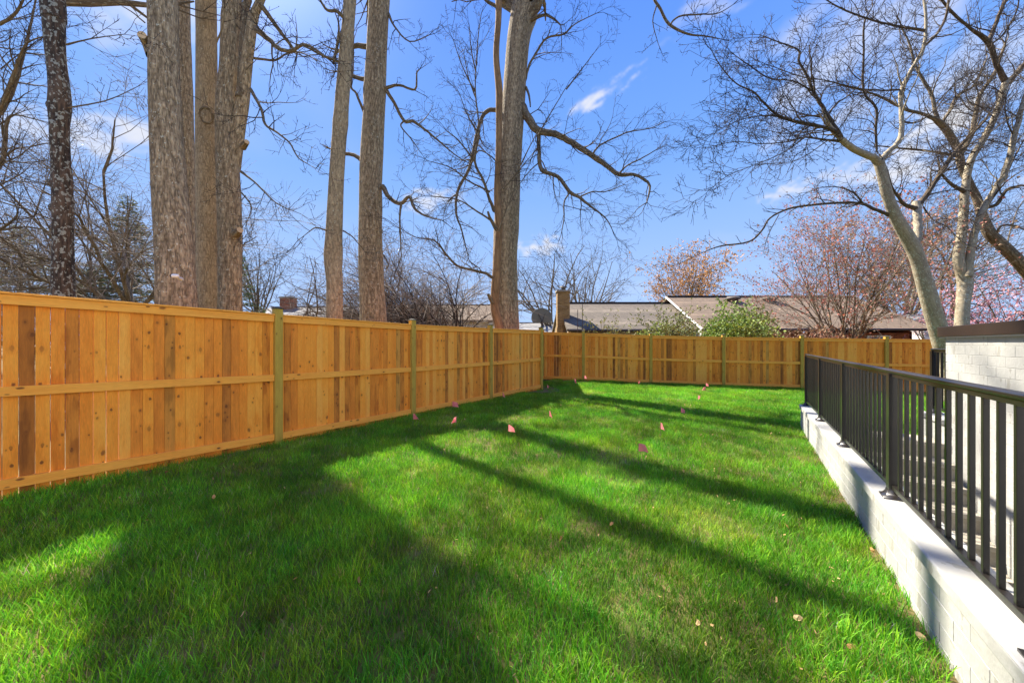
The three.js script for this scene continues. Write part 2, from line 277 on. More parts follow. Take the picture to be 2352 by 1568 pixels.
// railings
const baluster = boxUV(new RoundedBoxGeometry(0.0205, 1, 0.0205, 1, 0.002));
function lathe(pts, seg) { return new THREE.LatheGeometry(pts.map(([a, b]) => new THREE.Vector2(a, b)), seg); }
function railing(o, t0, t1, r, top, bot, cap, posts, start) {
  const hr = new RoundedBoxGeometry(t1 - t0, 0.026, 0.056, 3, 0.010); hr.translate((t0 + t1) / 2, top - 0.013, r); part('handrail', boxUV(hr), M.rail, o);
  part('top_channel', boxUV(box(t1 - t0 - 0.01, 0.024, 0.034, (t0 + t1) / 2, top - 0.026 - 0.0125, r)), M.rail, o);
  part('bottom_rail', boxUV(box(t1 - t0 - 0.01, 0.030, 0.034, (t0 + t1) / 2, bot + 0.015, r)), M.rail, o);
  for (const t of posts) {
    const p = part('post', boxUV(box(0.064, top - 0.03 - cap, 0.064, t, (top - 0.03 + cap) / 2, r)), M.rail, o);
    const skirt = lathe([[0.0905, 0.001], [0.0905, 0.012], [0.070, 0.020], [0.054, 0.036], [0.0475, 0.058]], 4); skirt.rotateY(Math.PI / 4); skirt.translate(t, cap, r); part('base_cover', skirt, M.rail, p);
  }
  for (let t = start; t > t0; t -= 0.1188) { if (posts.some((p) => Math.abs(p - t) < 0.055) || t > t1 - 0.02) continue; const b = part('baluster', baluster, M.rail, o); b.scale.y = top - 0.051 - bot - 0.03; b.position.set(t, (top - 0.051 + bot + 0.03) / 2, r); }
}
{
  const o = yardThing('metal_railing', 'long black metal railing with balusters along the top of the low white wall', 'railing');
  railing(o, -0.9, 8.33, 0.873, EYE - 0.185, EYE - 1.035, EYE - 1.10, [8.295, 6.77, 5.235, 3.68, 2.02, 0.50, -0.86], 8.295 - 0.1188);
  const p = yardThing('metal_railing', 'short black metal railing behind the corner of the tall white wall', 'railing');
  railing(p, 6.62, 7.25, 2.1, EYE - 0.065, EYE - 0.86, EYE - 0.93, [7.215], 7.10);
}

// ------------------------------------------------------------------ trees: swept limbs
class Buf {
  constructor() { this.p = []; this.n = []; this.u = []; this.c = []; this.i = []; }
  geo(colors) { const g = new THREE.BufferGeometry(); g.setAttribute('position', new THREE.Float32BufferAttribute(this.p, 3)); if (this.n.length) g.setAttribute('normal', new THREE.Float32BufferAttribute(this.n, 3)); if (this.u.length) g.setAttribute('uv', new THREE.Float32BufferAttribute(this.u, 2)); if (colors) g.setAttribute('color', new THREE.Float32BufferAttribute(this.c, 3)); g.setIndex(this.i); if (!this.n.length) g.computeVertexNormals(); return g; }
}
function tube(b, P, sides, o = {}) {                           // P: [x, y, z, radius]; uv in metres; lumps = unevenness of the cross-section
  const n = P.length; let fx = 0, fy = 0, fz = 0, len = 0; const base = b.p.length / 3, rep = Math.max(1, Math.round(P[0][3] * 6.283));
  for (let i = 0; i < n; i++) {
    const a = P[Math.max(0, i - 1)], c = P[Math.min(n - 1, i + 1)];
    let tx = c[0] - a[0], ty = c[1] - a[1], tz = c[2] - a[2]; const tl = Math.hypot(tx, ty, tz) || 1; tx /= tl; ty /= tl; tz /= tl;
    if (i === 0) { if (Math.abs(ty) < 0.9) { fx = -tz; fy = 0; fz = tx; } else { fx = 1; fy = 0; fz = 0; } }
    const dp = fx * tx + fy * ty + fz * tz; fx -= tx * dp; fy -= ty * dp; fz -= tz * dp; const fl = Math.hypot(fx, fy, fz) || 1; fx /= fl; fy /= fl; fz /= fl;
    const gx = ty * fz - tz * fy, gy2 = tz * fx - tx * fz, gz = tx * fy - ty * fx;
    if (i) len += Math.hypot(P[i][0] - P[i - 1][0], P[i][1] - P[i - 1][1], P[i][2] - P[i - 1][2]);
    const m = sides + (o.seam ? 1 : 0);
    for (let k = 0; k < m; k++) {
      const an = k / sides * 6.28318, cs = Math.cos(an), sn = Math.sin(an);
      let r = P[i][3];
      if (o.lumps) r *= 1 + o.lumps * ((vnoise(mod(k, sides) / sides * 5, len * 0.7, o.seed, 5) - 0.5) * 1.0 + (vnoise(mod(k, sides) / sides * 11, len * 1.9, o.seed + 4, 11) - 0.5) * 0.5);
      const nx = fx * cs + gx * sn, ny = fy * cs + gy2 * sn, nz = fz * cs + gz * sn;
      b.p.push(P[i][0] + nx * r, P[i][1] + ny * r, P[i][2] + nz * r); b.n.push(nx, ny, nz); if (o.seam) b.u.push(k / sides * rep, len);
    }
    if (i) { const q = base + (i - 1) * m, s = q + m; for (let k = 0; k < sides; k++) { const k2 = o.seam ? k + 1 : (k + 1) % sides; b.i.push(q + k, q + k2, s + k, q + k2, s + k2, s + k); } }
  }
  if (o.cap) { const m = sides + (o.seam ? 1 : 0), s = base + (n - 1) * m, e = b.p.length / 3, l = P[n - 1]; b.p.push(l[0], l[1], l[2]); b.n.push(0, 1, 0); if (o.seam) b.u.push(0.5, len); for (let k = 0; k < sides; k++) b.i.push(s + k, s + (k + 1) % m, e); }
}
function smooth(P, per) {
  const out = [], n = P.length;
  for (let i = 0; i < n - 1; i++) { const a = P[Math.max(0, i - 1)], b = P[i], c = P[i + 1], d = P[Math.min(n - 1, i + 2)];
    for (let k = 0; k < per; k++) { const t = k / per, t2 = t * t, t3 = t2 * t, q = []; for (let j = 0; j < 4; j++) q[j] = 0.5 * (2 * b[j] + (c[j] - a[j]) * t + (2 * a[j] - 5 * b[j] + 4 * c[j] - d[j]) * t2 + (3 * b[j] - a[j] - 3 * c[j] + d[j]) * t3); q[3] = Math.max(q[3], Math.min(b[3], c[3])); out.push(q); } }
  out.push(P[n - 1]); return out;
}
function newTree(name, label, seed, group, category = 'tree') { return { g: thing(name, label, category, group), trunk: new Buf(), limb: new Buf(), limbs: [], twig: new Buf(), bud: new Buf(), rnd: rngOf(seed), seed }; }
function bud(T, p, d, s) {                                     // four-sided bud or small leaf
  const b = T.bud, e = b.p.length / 3, r = T.rnd; const ax = V3(r() - 0.5, r() - 0.5, r() - 0.5).cross(d).normalize().multiplyScalar(s * 0.42), ay = ax.clone().cross(d).normalize().multiplyScalar(s * 0.25);
  b.p.push(p.x, p.y, p.z, p.x + ax.x + d.x * s * 0.5 + ay.x, p.y + ax.y + d.y * s * 0.5 + ay.y, p.z + ax.z + d.z * s * 0.5 + ay.z, p.x - ax.x + d.x * s * 0.5 + ay.x, p.y - ax.y + d.y * s * 0.5 + ay.y, p.z - ax.z + d.z * s * 0.5 + ay.z, p.x + d.x * s, p.y + d.y * s, p.z + d.z * s);
  b.i.push(e, e + 1, e + 2, e + 1, e + 3, e + 2); if (T.budColor) { const k = T.budColor(r); for (let i = 0; i < 4; i++) b.c.push(k[0], k[1], k[2]); }
}
function grow(T, p, d, len, r, lev, o) {
  const R = T.rnd, n = clamp(Math.ceil(len / o.seg), 2, 8), dir = d.clone(), q = p.clone(), P = [[q.x, q.y, q.z, r]], dirs = [dir.clone()], st = len / n;
  for (let i = 1; i <= n; i++) { dir.x += (R() - 0.5) * o.wig; dir.y += (R() - 0.5) * o.wig + o.up * st; dir.z += (R() - 0.5) * o.wig; dir.normalize(); q.addScaledVector(dir, st); P.push([q.x, q.y, q.z, Math.max(o.min * 0.6, r * (1 - 0.78 * i / n))]); dirs.push(dir.clone()); }
  tube(r > 0.014 ? T.limb : T.twig, P, r > 0.03 ? 7 : r > 0.009 ? 4 : 3, { seam: r > 0.014 });
  if (lev > 0) {
    const cnt = Math.max(2, Math.round(len * o.dens[lev] * (0.8 + 0.4 * R())));
    for (let k = 0; k < cnt; k++) {
      const f = 0.18 + 0.82 * (k + R()) / cnt, i = Math.min(n, Math.floor(f * n)), w = f * n - i, a = P[i], b = P[Math.min(n, i + 1)], t = dirs[i];
      const side = V3(R() - 0.5, R() - 0.5, R() - 0.5).cross(t).normalize(), an = (o.angle ?? 0.8) * (0.65 + 0.7 * R());
      const nd = t.clone().multiplyScalar(Math.cos(an)).addScaledVector(side, Math.sin(an)).normalize();
      grow(T, V3(lerp(a[0], b[0], w), lerp(a[1], b[1], w), lerp(a[2], b[2], w)), nd, Math.max(o.minLen ?? 0.1, len * (0.3 + 0.38 * R()) * (1.2 - 0.55 * f)), Math.max(o.min, lerp(a[3], b[3], w) * 0.62), lev - 1, o);
    }
  }
  if (o.bud && lev <= (o.budLev ?? 0)) for (let i = 1; i <= n; i++) for (let k = 0; k < (o.budN ?? 1); k++) if (R() < (o.budP ?? 1)) { const a = P[i], s = o.bud * (0.6 + 0.8 * R()), sc = o.budOff ?? 0; bud(T, V3(a[0] + (R() - 0.5) * sc, a[1] + (R() - 0.5) * sc, a[2] + (R() - 0.5) * sc), V3(R() - 0.5, R() * 0.8, R() - 0.5).add(dirs[i]).normalize(), s); }
}
const MIN = 0.005;
const OPT = { seg: 0.22, wig: 0.42, up: 0.25, dens: [0, 5.5, 4.2, 3.2], min: MIN, angle: 0.85, bud: 0.02, budP: 0.5 };
function spawn(T, P, o) {                                      // side branches along a limb
  const R = T.rnd; let acc = 0, next = (o.start ?? 0.3) + R() * o.gap; let total = 0; for (let i = 1; i < P.length; i++) total += Math.hypot(P[i][0] - P[i - 1][0], P[i][1] - P[i - 1][1], P[i][2] - P[i - 1][2]);
  for (let i = 1; i < P.length; i++) {
    const a = P[i - 1], b = P[i], l = Math.hypot(b[0] - a[0], b[1] - a[1], b[2] - a[2]), t = V3(b[0] - a[0], b[1] - a[1], b[2] - a[2]).normalize();
    while (acc + l > next) {
      const w = (next - acc) / l, f = next / total, r = lerp(a[3], b[3], w), side = V3(R() - 0.5, R() - 0.5, R() - 0.5).cross(t).normalize(), an = (o.lean ?? 0.85) * (0.7 + 0.6 * R());
      const d = t.clone().multiplyScalar(Math.cos(an)).addScaledVector(side, Math.sin(an)); d.y += o.rise ?? 0.1; d.normalize();
      const len = o.len * (0.45 + 0.9 * R()) * (1.1 - 0.5 * f), br = clamp(r * 0.5, MIN * 1.3, 0.008 + len * 0.011);
      grow(T, V3(lerp(a[0], b[0], w), lerp(a[1], b[1], w), lerp(a[2], b[2], w)).addScaledVector(d, r * 0.5), d, len, br, o.lev ?? 2, o);
      next += o.gap * (0.5 + R());
    }
    acc += l;
  }
  if (o.tip !== 0) { const e = P[P.length - 1], a = P[P.length - 2], t = V3(e[0] - a[0], e[1] - a[1], e[2] - a[2]).normalize(); for (let k = 0; k < 2; k++) grow(T, V3(e[0], e[1], e[2]), t.clone().add(V3(R() - 0.5, R() - 0.5, R() - 0.5).multiplyScalar(0.6)).normalize(), o.len * 0.9, Math.max(MIN, e[3] * 0.8), o.lev ?? 2, o); }
}
const Z1 = [0, 1 / 2.106], Z2 = [705.6, 0.5], Z3 = [1489.6, 0.5], ZV = [0, 1];
function path(zm, pts, D0, D1) {                               // print coordinates + depth + width -> points in space
  const n = pts.length; let L = [0]; for (let i = 1; i < n; i++) L.push(L[i - 1] + Math.hypot(pts[i][0] - pts[i - 1][0], pts[i][1] - pts[i - 1][1]));
  return pts.map(([x, y, w], i) => { const D = lerp(D0, D1, L[i] / L[n - 1]), px = zm[0] + x * zm[1], v = at(px, y * zm[1], D); return [v.x, v.y, v.z, w * zm[1] / 2 / F * D * Math.cos(Math.atan((px - CX) / F))]; });
}
function limb(T, zm, pts, D0, D1, o, per = 4) { T.limbs.push(T.limb = new Buf()); const P = smooth(path(zm, pts, D0, D1), per), R = T.rnd; for (let i = 1; i < P.length - 1; i++) for (let k = 0; k < 3; k++) P[i][k] += (R() - 0.5) * Math.min(0.03, P[i][3] * 0.35); T.limb.r0 = P[0][3]; tube(T.limb, P, P[0][3] > 0.06 ? 12 : 8, { seam: true, lumps: 0.12, seed: T.seed }); if (o) spawn(T, P, o); return P; }
function trunk(T, zm, pts, D0, D1, o = {}) {                   // upright stem from the ground to above the picture
  const P = path(zm, pts, D0, D1), b = P[0], g = gy(b[0], b[2]);
  const h = b[1] - g, dx = (P[1][0] - b[0]) / (P[1][1] - b[1]), dz = (P[1][2] - b[2]) / (P[1][1] - b[1]);
  if (o.ground !== false) { P.unshift([b[0] - dx * h * 0.55, g + h * 0.45, b[2] - dz * h * 0.55, b[3] * 1.04]); P.unshift([b[0] - dx * h * 0.9, g - 0.15, b[2] - dz * h * 0.9, b[3] * (o.flare ?? 1.35)]); }
  if (o.high) { const e = P[P.length - 1], f = P[P.length - 2], k = (o.high - e[1]), s = 1 / (e[1] - f[1]); const ddx = (e[0] - f[0]) * s, ddz = (e[2] - f[2]) * s; P.push([e[0] + ddx * k * 0.5, e[1] + k * 0.5, e[2] + ddz * k * 0.5, e[3] * 0.92]); P.push([e[0] + ddx * k * 0.8, o.high, e[2] + ddz * k * 0.8, e[3] * 0.7]); }
  const S = smooth(P, o.per ?? 9);
  for (const [f, side, amt, wd] of o.burls ?? []) S.forEach((q, i) => { const d = (q[1] - f) / wd; q[3] *= 1 + amt * Math.exp(-d * d); });
  tube(T.trunk, S, o.sides ?? 26, { seam: true, lumps: o.lumps ?? 0.16, seed: T.seed, cap: true });
  if (o.crown) for (let k = 0; k < o.crown; k++) { const i = Math.floor(S.length * (1 - 0.22 * (k / o.crown))) - 1, q = S[i], an = k * 2.4 + T.seed; T.limbs.push(T.limb = new Buf()); grow(T, V3(q[0], q[1], q[2]), V3(Math.cos(an), 0.7, Math.sin(an)).normalize(), 2.6 + 1.6 * T.rnd(), q[3] * 0.55, 2, { ...OPT, seg: 0.6, dens: [0, 2.2, 1.6, 1] }); }
  return S;
}
function endTree(T, barkMat, limbMat, twigMat, budMat) {
  if (T.trunk.p.length) part('trunk', T.trunk.geo(), barkMat, T.g);
  for (const b of new Set([...T.limbs, T.limb])) if (b.p.length) part('limb', b.geo(), limbMat === M.barkS && (b.r0 ?? 1) < 0.085 ? M.barkM : limbMat, T.g);
  if (T.twig.p.length) part('twigs', T.twig.geo(), twigMat, T.g, 'stuff');
  if (T.bud.p.length) part(T.budName ?? 'buds', T.bud.geo(!!T.budColor), budMat ?? twigMat, T.g, 'stuff');
}
// bark
function barkTex(seed, lo, hi, patch, patchAmt, fu, fv, sz = 512) {
  const cr = (u, v) => { const w = fbm(u * 6, v * 3, seed + 9, 3, 6, 3) - 0.5, a = Math.abs(vnoise(u * fu + w * 2.2, v * fv, seed, fu, fv) - 0.5) * 2, b = Math.abs(vnoise(u * fu * 2 + w * 3, v * fv * 2, seed + 3, fu * 2, fv * 2) - 0.5) * 2; return clamp(0.62 * a + 0.38 * b, 0, 1); };
  const map = tex(sz, sz, (u, v, c) => { const k = cr(u, v), n = fbm(u * 24, v * 24, seed + 20, 4, 24, 24), m = fbm(u * 3, v * 2, seed + 31, 4, 3, 2); mixc(c, lo, hi, clamp(0.12 + 1.05 * Math.pow(k, 0.7) * 0.75 + 0.5 * (n - 0.5) + 0.5 * (m - 0.5), 0, 1)); if (patchAmt) { const q = fbm(u * 30, v * 56, seed + 41, 3, 30, 56), q2 = fbm(u * 2, v * 2, seed + 47, 2, 2, 2); const s = sstep(0.0, 0.03, q + 0.12 * (q2 - 0.5) - patchAmt); mixc(c, c, patch, s * 0.85); } });
  const bump = tex(sz, sz, (u, v, c) => { c[0] = c[1] = c[2] = clamp(Math.pow(cr(u, v), 0.6) * 0.8 + 0.2 * fbm(u * 30, v * 30, seed + 50, 3, 30, 30), 0, 1); }, false);
  return { map, bump };
}
function barkMat(b, scale, rough = 0.95, ru = 1, rv = 0.5) { for (const t of [b.map, b.bump]) t.repeat.set(ru, rv); return new THREE.MeshStandardMaterial({ map: b.map, bumpMap: b.bump, bumpScale: scale, roughness: rough }); }
M.barkA = barkMat(barkTex(900, [0.34, 0.285, 0.21], [0.86, 0.77, 0.62], [0.80, 0.81, 0.74], 0.75, 26, 17), 0.03);
M.barkB = barkMat(barkTex(930, [0.43, 0.37, 0.28], [0.80, 0.71, 0.56], [0.74, 0.74, 0.66], 0.77, 36, 26), 0.014);
M.barkL = barkMat(barkTex(960, [0.13, 0.11, 0.09], [0.46, 0.38, 0.31], [0.64, 0.66, 0.62], 0.635, 20, 10), 0.02);
M.barkS = barkMat(barkTex(990, [0.50, 0.45, 0.37], [0.72, 0.66, 0.55], [0.76, 0.76, 0.68], 0.66, 5, 16), 0.006, 0.85);
M.barkR = barkMat(barkTex(1010, [0.40, 0.30, 0.20], [0.66, 0.52, 0.36], [0.6, 0.55, 0.45], 0.75, 10, 6), 0.01);
M.barkM = barkMat(barkTex(1050, [0.22, 0.18, 0.135], [0.42, 0.35, 0.27], [0.55, 0.55, 0.48], 0.74, 6, 14), 0.006);
M.barkD = barkMat(barkTex(1030, [0.29, 0.245, 0.185], [0.60, 0.52, 0.41], [0.6, 0.6, 0.52], 0.68, 14, 8), 0.02);
M.twig = new THREE.MeshStandardMaterial({ color: 0x43372e, roughness: 0.9 });
M.twigDark = new THREE.MeshStandardMaterial({ color: 0x352c26, roughness: 0.9 });
M.twigPale = new THREE.MeshStandardMaterial({ color: 0x8a7d70, roughness: 0.9 });
M.sawn = new THREE.MeshStandardMaterial({ color: 0xd0b48c, roughness: 0.85 });
M.tinted = new THREE.MeshPhysicalMaterial({ vertexColors: true, roughness: 0.9, transmission: 0.3, thickness: 0, side: THREE.DoubleSide });

// --- left: trunks behind the fence
{
  let T = newTree('lichen_tree', 'dark trunk blotched with white lichen, leftmost trunk behind the fence', 21);
  trunk(T, Z1, [[305, 1420, 120], [300, 1250, 116], [300, 1000, 108], [288, 700, 110], [290, 450, 112], [270, 250, 108], [262, 100, 118], [253, 0, 130]], 6.4, 6.4, { high: 14, crown: 5, lumps: 0.3, burls: [[at(0, 475, 6.4).y, 0, 0.10, 0.16], [at(0, 418, 6.4).y, 0, 0.10, 0.15], [at(0, 247, 6.4).y, 0, 0.10, 0.2]] });
  for (const [x, y] of [[240, 1005], [235, 885], [228, 510]]) { const p = at(x / 2.106 + 9, y / 2.106, 6.4); const b = new THREE.SphereGeometry(0.07, 12, 10); b.scale(1, 1.25, 1); b.translate(p.x, p.y, p.z); part('burl', b, M.barkL, T.g); }
  limb(T, Z1, [[320, 215, 14], [400, 195, 9], [480, 180, 7], [600, 165, 4]], 6.4, 6.0, { ...OPT, gap: 0.22, len: 0.7 });
  limb(T, Z1, [[325, 520, 12], [420, 505, 10], [530, 480, 7], [660, 420, 4]], 6.4, 7.0, { ...OPT, gap: 0.2, len: 0.8 });
  endTree(T, M.barkL, M.barkD, M.twig);

  T = newTree('poplar_tree', 'broadest grey double trunk behind the fence, with a small white camera on it', 22);
  trunk(T, Z1, [[857, 1480, 214], [847, 1200, 196], [822, 900, 180], [802, 600, 166], [790, 300, 160], [783, 0, 162]], 6.4, 6.6, { high: 17, crown: 6, sides: 36, lumps: 0.12 });
  trunk(T, Z1, [[900, 1480, 110], [905, 1000, 92], [900, 600, 76], [893, 300, 74], [884, 0, 74], [890, -260, 96], [890, -620, 100]], 10.0, 10.2, { high: 15, crown: 3 });
  { const a = at(338, 96, 6.5), b = at(325, 80, 6.35); T.limbs.push(T.limb = new Buf()); tube(T.limb, smooth([[a.x + 0.1, a.y - 0.25, a.z, 0.10], [a.x, a.y - 0.05, a.z, 0.075], [b.x, b.y, b.z, 0.065]], 4), 12, { seam: true, lumps: 0.1, seed: 3 }); const d = new THREE.CylinderGeometry(0.064, 0.064, 0.008, 14); d.lookAt(V3(0, 0, 1)); const m = part('sawn_face', d, M.sawn, T.g); m.position.copy(b); m.quaternion.setFromUnitVectors(V3(0, 1, 0), b.clone().sub(a).normalize()); }
  limb(T, Z1, [[700, 110, 10], [640, 60, 8], [590, 30, 5]], 7.2, 7.0, { ...OPT, gap: 0.3, len: 0.7 });
  endTree(T, M.barkA, M.barkA, M.twig);

  T = newTree('smooth_trunk_tree', 'slim straight trunk with a ring-shaped wound beside the broadest trunk', 23);
  trunk(T, Z1, [[1001, 1490, 112], [1000, 1000, 112], [996, 600, 110], [998, 300, 110], [995, 0, 108], [985, -300, 128], [985, -640, 130]], 8.4, 8.5, { high: 17, crown: 4, sides: 28, lumps: 0.08 });
  { const p = at(996 / 2.106, 558 / 2.106, 8.12), g = new THREE.TorusGeometry(0.155, 0.028, 8, 30); g.scale(0.72, 1, 1); const q = g.attributes.position; for (let i = 0; i < q.count; i++) { const k = (vnoise(q.getX(i) * 30 + 9, q.getY(i) * 30 + 9, 4) - 0.5) * 0.03; q.setXYZ(i, q.getX(i) + k, q.getY(i) + k, q.getZ(i)); } g.computeVertexNormals(); const m = part('ring_wound', g, M.barkD, T.g); m.position.copy(p); m.lookAt(0, EYE, 0); }
  limb(T, Z1, [[1045, 205, 12], [1075, 130, 8], [1085, 40, 5]], 7.4, 7.2, { ...OPT, gap: 0.3, len: 0.6 });
  endTree(T, M.barkB, M.barkB, M.twig);

  T = newTree('forked_tree', 'forked rough trunk with crooked limbs, right of the ring-wounded trunk', 24);
  trunk(T, Z1, [[1110, 1500, 124], [1110, 1200, 122], [1104, 900, 122], [1094, 600, 112], [1092, 450, 96], [1106, 300, 90], [1115, 100, 100], [1122, 0, 96], [1108, -300, 130], [1108, -640, 130]], 8.0, 8.1, { high: 17, crown: 5, sides: 28 });
  trunk(T, Z1, [[1128, 820, 70], [1150, 620, 72], [1170, 500, 66], [1185, 350, 64], [1205, 200, 60], [1225, 80, 52], [1257, 0, 42]], 8.1, 8.0, { ground: false, high: 13, crown: 3, sides: 18 });
  limb(T, Z1, [[1160, 470, 52], [1168, 420, 48], [1172, 300, 44], [1180, 150, 42], [1195, 0, 40], [1205, -120, 30]], 8.0, 8.1, { ...OPT, gap: 0.6, len: 0.8 });
  const o = { ...OPT, gap: 0.18, len: 0.8, wig: 0.6, dens: [0, 6, 4.6, 3] };
  limb(T, Z1, [[1240, 140, 36], [1300, 190, 26], [1345, 232, 22], [1410, 245, 18], [1465, 215, 15], [1530, 240, 11], [1600, 295, 7]], 7.9, 7.4, o);
  limb(T, Z1, [[1255, 20, 32], [1310, 90, 24], [1360, 160, 20], [1425, 245, 15], [1435, 270, 6]], 7.9, 8.4, o);
  limb(T, Z1, [[1225, 280, 14], [1330, 290, 11], [1390, 258, 8], [1470, 250, 5]], 7.9, 8.3, o);
  limb(T, Z1, [[1210, 430, 20], [1260, 520, 15], [1282, 600, 14], [1340, 640, 11], [1400, 690, 9], [1440, 760, 7], [1500, 800, 4]], 7.9, 7.3, o);
  limb(T, Z1, [[1165, 830, 16], [1230, 880, 10], [1300, 950, 8], [1350, 990, 6], [1455, 1035, 3]], 7.9, 7.5, o);
  limb(T, Z1, [[1165, 930, 10], [1215, 1000, 7], [1190, 1080, 4]], 7.9, 7.7, o);
  for (const [x, y, s] of [[1193, 685, 0.05], [1160, 1112, 0.06]]) { const p = at(x / 2.106, y / 2.106, 7.75), q = V3(0.8, 0.25, 0.55).normalize(); T.limbs.push(T.limb = new Buf()); tube(T.limb, [[p.x - q.x * 0.22, p.y - q.y * 0.22, p.z - q.z * 0.2, s * 1.5], [p.x, p.y, p.z, s]], 10, { seam: true }); const g = new THREE.CylinderGeometry(s, s, 0.01, 12), m = part('sawn_face', g, M.sawn, T.g); m.position.copy(p); m.quaternion.setFromUnitVectors(V3(0, 1, 0), q); }
  endTree(T, M.barkA, M.barkD, M.twigDark);
}
// --- middle trunks
{
  let T = newTree('leaning_tree', 'slim grey trunk leaning slightly right, left of the mid-fence pair', 25);
  trunk(T, Z2, [[125, 1470, 80], [124, 1300, 76], [118, 1180, 80], [128, 900, 72], [140, 700, 70], [160, 450, 66], [180, 200, 64], [196, 0, 60]], 7.7, 7.9, { high: 16, crown: 5, burls: [[at(0, 590, 8).y, 0, 0.09, 0.2], [at(0, 300, 8.1).y, 0, 0.08, 0.15]] });
  const o = { ...OPT, gap: 0.18, len: 0.75, wig: 0.6, dens: [0, 6, 4.6, 3] };
  limb(T, Z2, [[150, 285, 14], [110, 270, 12], [60, 250, 11], [0, 218, 8], [-60, 200, 5]], 7.5, 6.9, o);
  limb(T, Z2, [[165, 75, 18], [130, 50, 15], [90, 45, 13], [60, 0, 10], [40, -60, 6]], 7.5, 7.1, o);
  limb(T, Z2, [[150, 150, 12], [120, 290, 12], [145, 130, 9], [128, 60, 5]], 7.7, 7.9, o);
  limb(T, Z2, [[90, 1060, 9], [40, 1045, 7], [0, 1070, 4], [-50, 1110, 3]], 7.3, 6.8, o);
  limb(T, Z2, [[165, 1060, 8], [205, 1085, 6], [235, 1120, 4]], 7.3, 7.9, o);
  endTree(T, M.barkB, M.barkD, M.twigDark);

  T = newTree('poplar_tree', 'sturdy furrowed trunk rising behind the fence right of the slim leaning trunk', 26);
  trunk(T, Z2, [[306, 1480, 126], [295, 1250, 118], [291, 1000, 112], [297, 700, 106], [310, 450, 100], [320, 200, 96], [331, 0, 96]], 9.9, 10.1, { high: 17, crown: 6, sides: 30, lumps: 0.14, burls: [[at(0, 210, 10).y, 0, 0.05, 0.2]] });
  limb(T, Z2, [[345, 855, 26], [380, 910, 20], [430, 935, 18], [468, 903, 15], [492, 955, 13], [540, 990, 8], [620, 1012, 5]], 9.9, 9.2, o);
  limb(T, Z2, [[430, 935, 12], [425, 1000, 9], [428, 1100, 7], [432, 1180, 5]], 9.5, 9.4, o);
  limb(T, Z2, [[355, 400, 20], [400, 475, 16], [446, 555, 15], [485, 556, 14], [560, 610, 10], [622, 662, 8], [690, 718, 5], [760, 760, 3]], 10.0, 10.8, o);
  limb(T, Z2, [[446, 555, 9], [430, 580, 7], [480, 640, 5], [520, 700, 3]], 10.2, 10.0, o);
  limb(T, Z2, [[358, 405, 16], [420, 390, 12], [495, 410, 10], [503, 335, 7], [515, 318, 5]], 10.0, 9.6, { ...o, gap: 0.4, len: 0.45 });
  limb(T, Z2, [[250, 735, 22], [215, 712, 19], [178, 705, 17], [120, 690, 12]], 10.0, 10.4, { ...o, gap: 0.5, len: 0.5 });
  limb(T, Z2, [[290, 215, 26], [215, 210, 22], [150, 230, 14]], 10.1, 10.5, { ...o, gap: 0.5 });
  limb(T, Z2, [[270, 365, 22], [210, 350, 18], [150, 330, 10]], 10.1, 10.6, { ...o, gap: 0.5 });
  limb(T, Z2, [[262, 520, 14], [225, 430, 11], [200, 395, 10], [210, 300, 8], [212, 200, 7]], 10.1, 10.4, { ...o, gap: 0.4, len: 0.5 });
  limb(T, Z2, [[372, 60, 14], [400, 120, 9], [470, 190, 6], [560, 160, 4]], 10.1, 9.6, o);
  limb(T, Z2, [[350, 1170, 10], [372, 1215, 8], [360, 1235, 6]], 9.7, 9.6, null);
  endTree(T, M.barkA, M.barkD, M.twigDark);

  T = newTree('poplar_tree', 'tall grey furrowed trunk behind the far end of the left fence, with long crooked limbs', 27);
  trunk(T, Z2, [[916, 1500, 118], [911, 1300, 114], [912, 1100, 114], [920, 900, 112], [930, 700, 110], [945, 500, 106], [960, 300, 102], [976, 150, 106], [998, 60, 124], [1003, 0, 112]], 12.0, 12.4, { high: 20, crown: 7, sides: 30, lumps: 0.10 });
  limb(T, Z2, [[1000, 90, 60], [1050, 25, 52], [1075, -40, 46], [1110, -160, 36]], 12.2, 12.0, { ...o, gap: 0.5, len: 1.2 });
  const g = { ...OPT, gap: 0.22, len: 1.1, wig: 0.65, seg: 0.22, up: 0.05, dens: [0, 6, 4.6, 3] };
  limb(T, Z2, [[985, 480, 36], [1020, 550, 38], [1060, 600, 32], [1140, 615, 28], [1220, 655, 26], [1310, 715, 24], [1370, 755, 22], [1430, 800, 20], [1500, 800, 15], [1545, 822, 14], [1575, 855, 11], [1560, 930, 6]], 12.2, 10.6, g);
  limb(T, Z2, [[1063, 605, 20], [1066, 700, 19], [1076, 780, 19], [1150, 810, 17], [1205, 880, 16], [1250, 905, 14], [1300, 945, 10], [1370, 1000, 6], [1400, 1050, 4]], 12.0, 11.2, g);
  limb(T, Z2, [[1310, 715, 11], [1340, 670, 8], [1420, 630, 7], [1480, 605, 6], [1570, 590, 4], [1640, 560, 3]], 11.2, 10.8, g);
  limb(T, Z2, [[1430, 800, 9], [1470, 760, 7], [1530, 730, 6], [1600, 690, 4]], 10.9, 11.2, g);
  limb(T, Z2, [[1250, 905, 8], [1310, 880, 6], [1370, 880, 5], [1450, 850, 3]], 11.5, 11.9, g);
  limb(T, Z2, [[1205, 885, 8], [1180, 930, 7], [1180, 1000, 6], [1170, 1060, 4]], 11.5, 11.2, g);
  limb(T, Z2, [[1000, 370, 14], [1020, 300, 11], [1050, 245, 10], [1100, 175, 9], [1180, 155, 8], [1230, 110, 5], [1330, 60, 3]], 12.3, 11.6, g);
  limb(T, Z2, [[1015, 100, 18], [1080, 70, 13], [1120, 78, 11], [1165, 115, 6]], 12.2, 11.4, { ...g, gap: 0.5 });
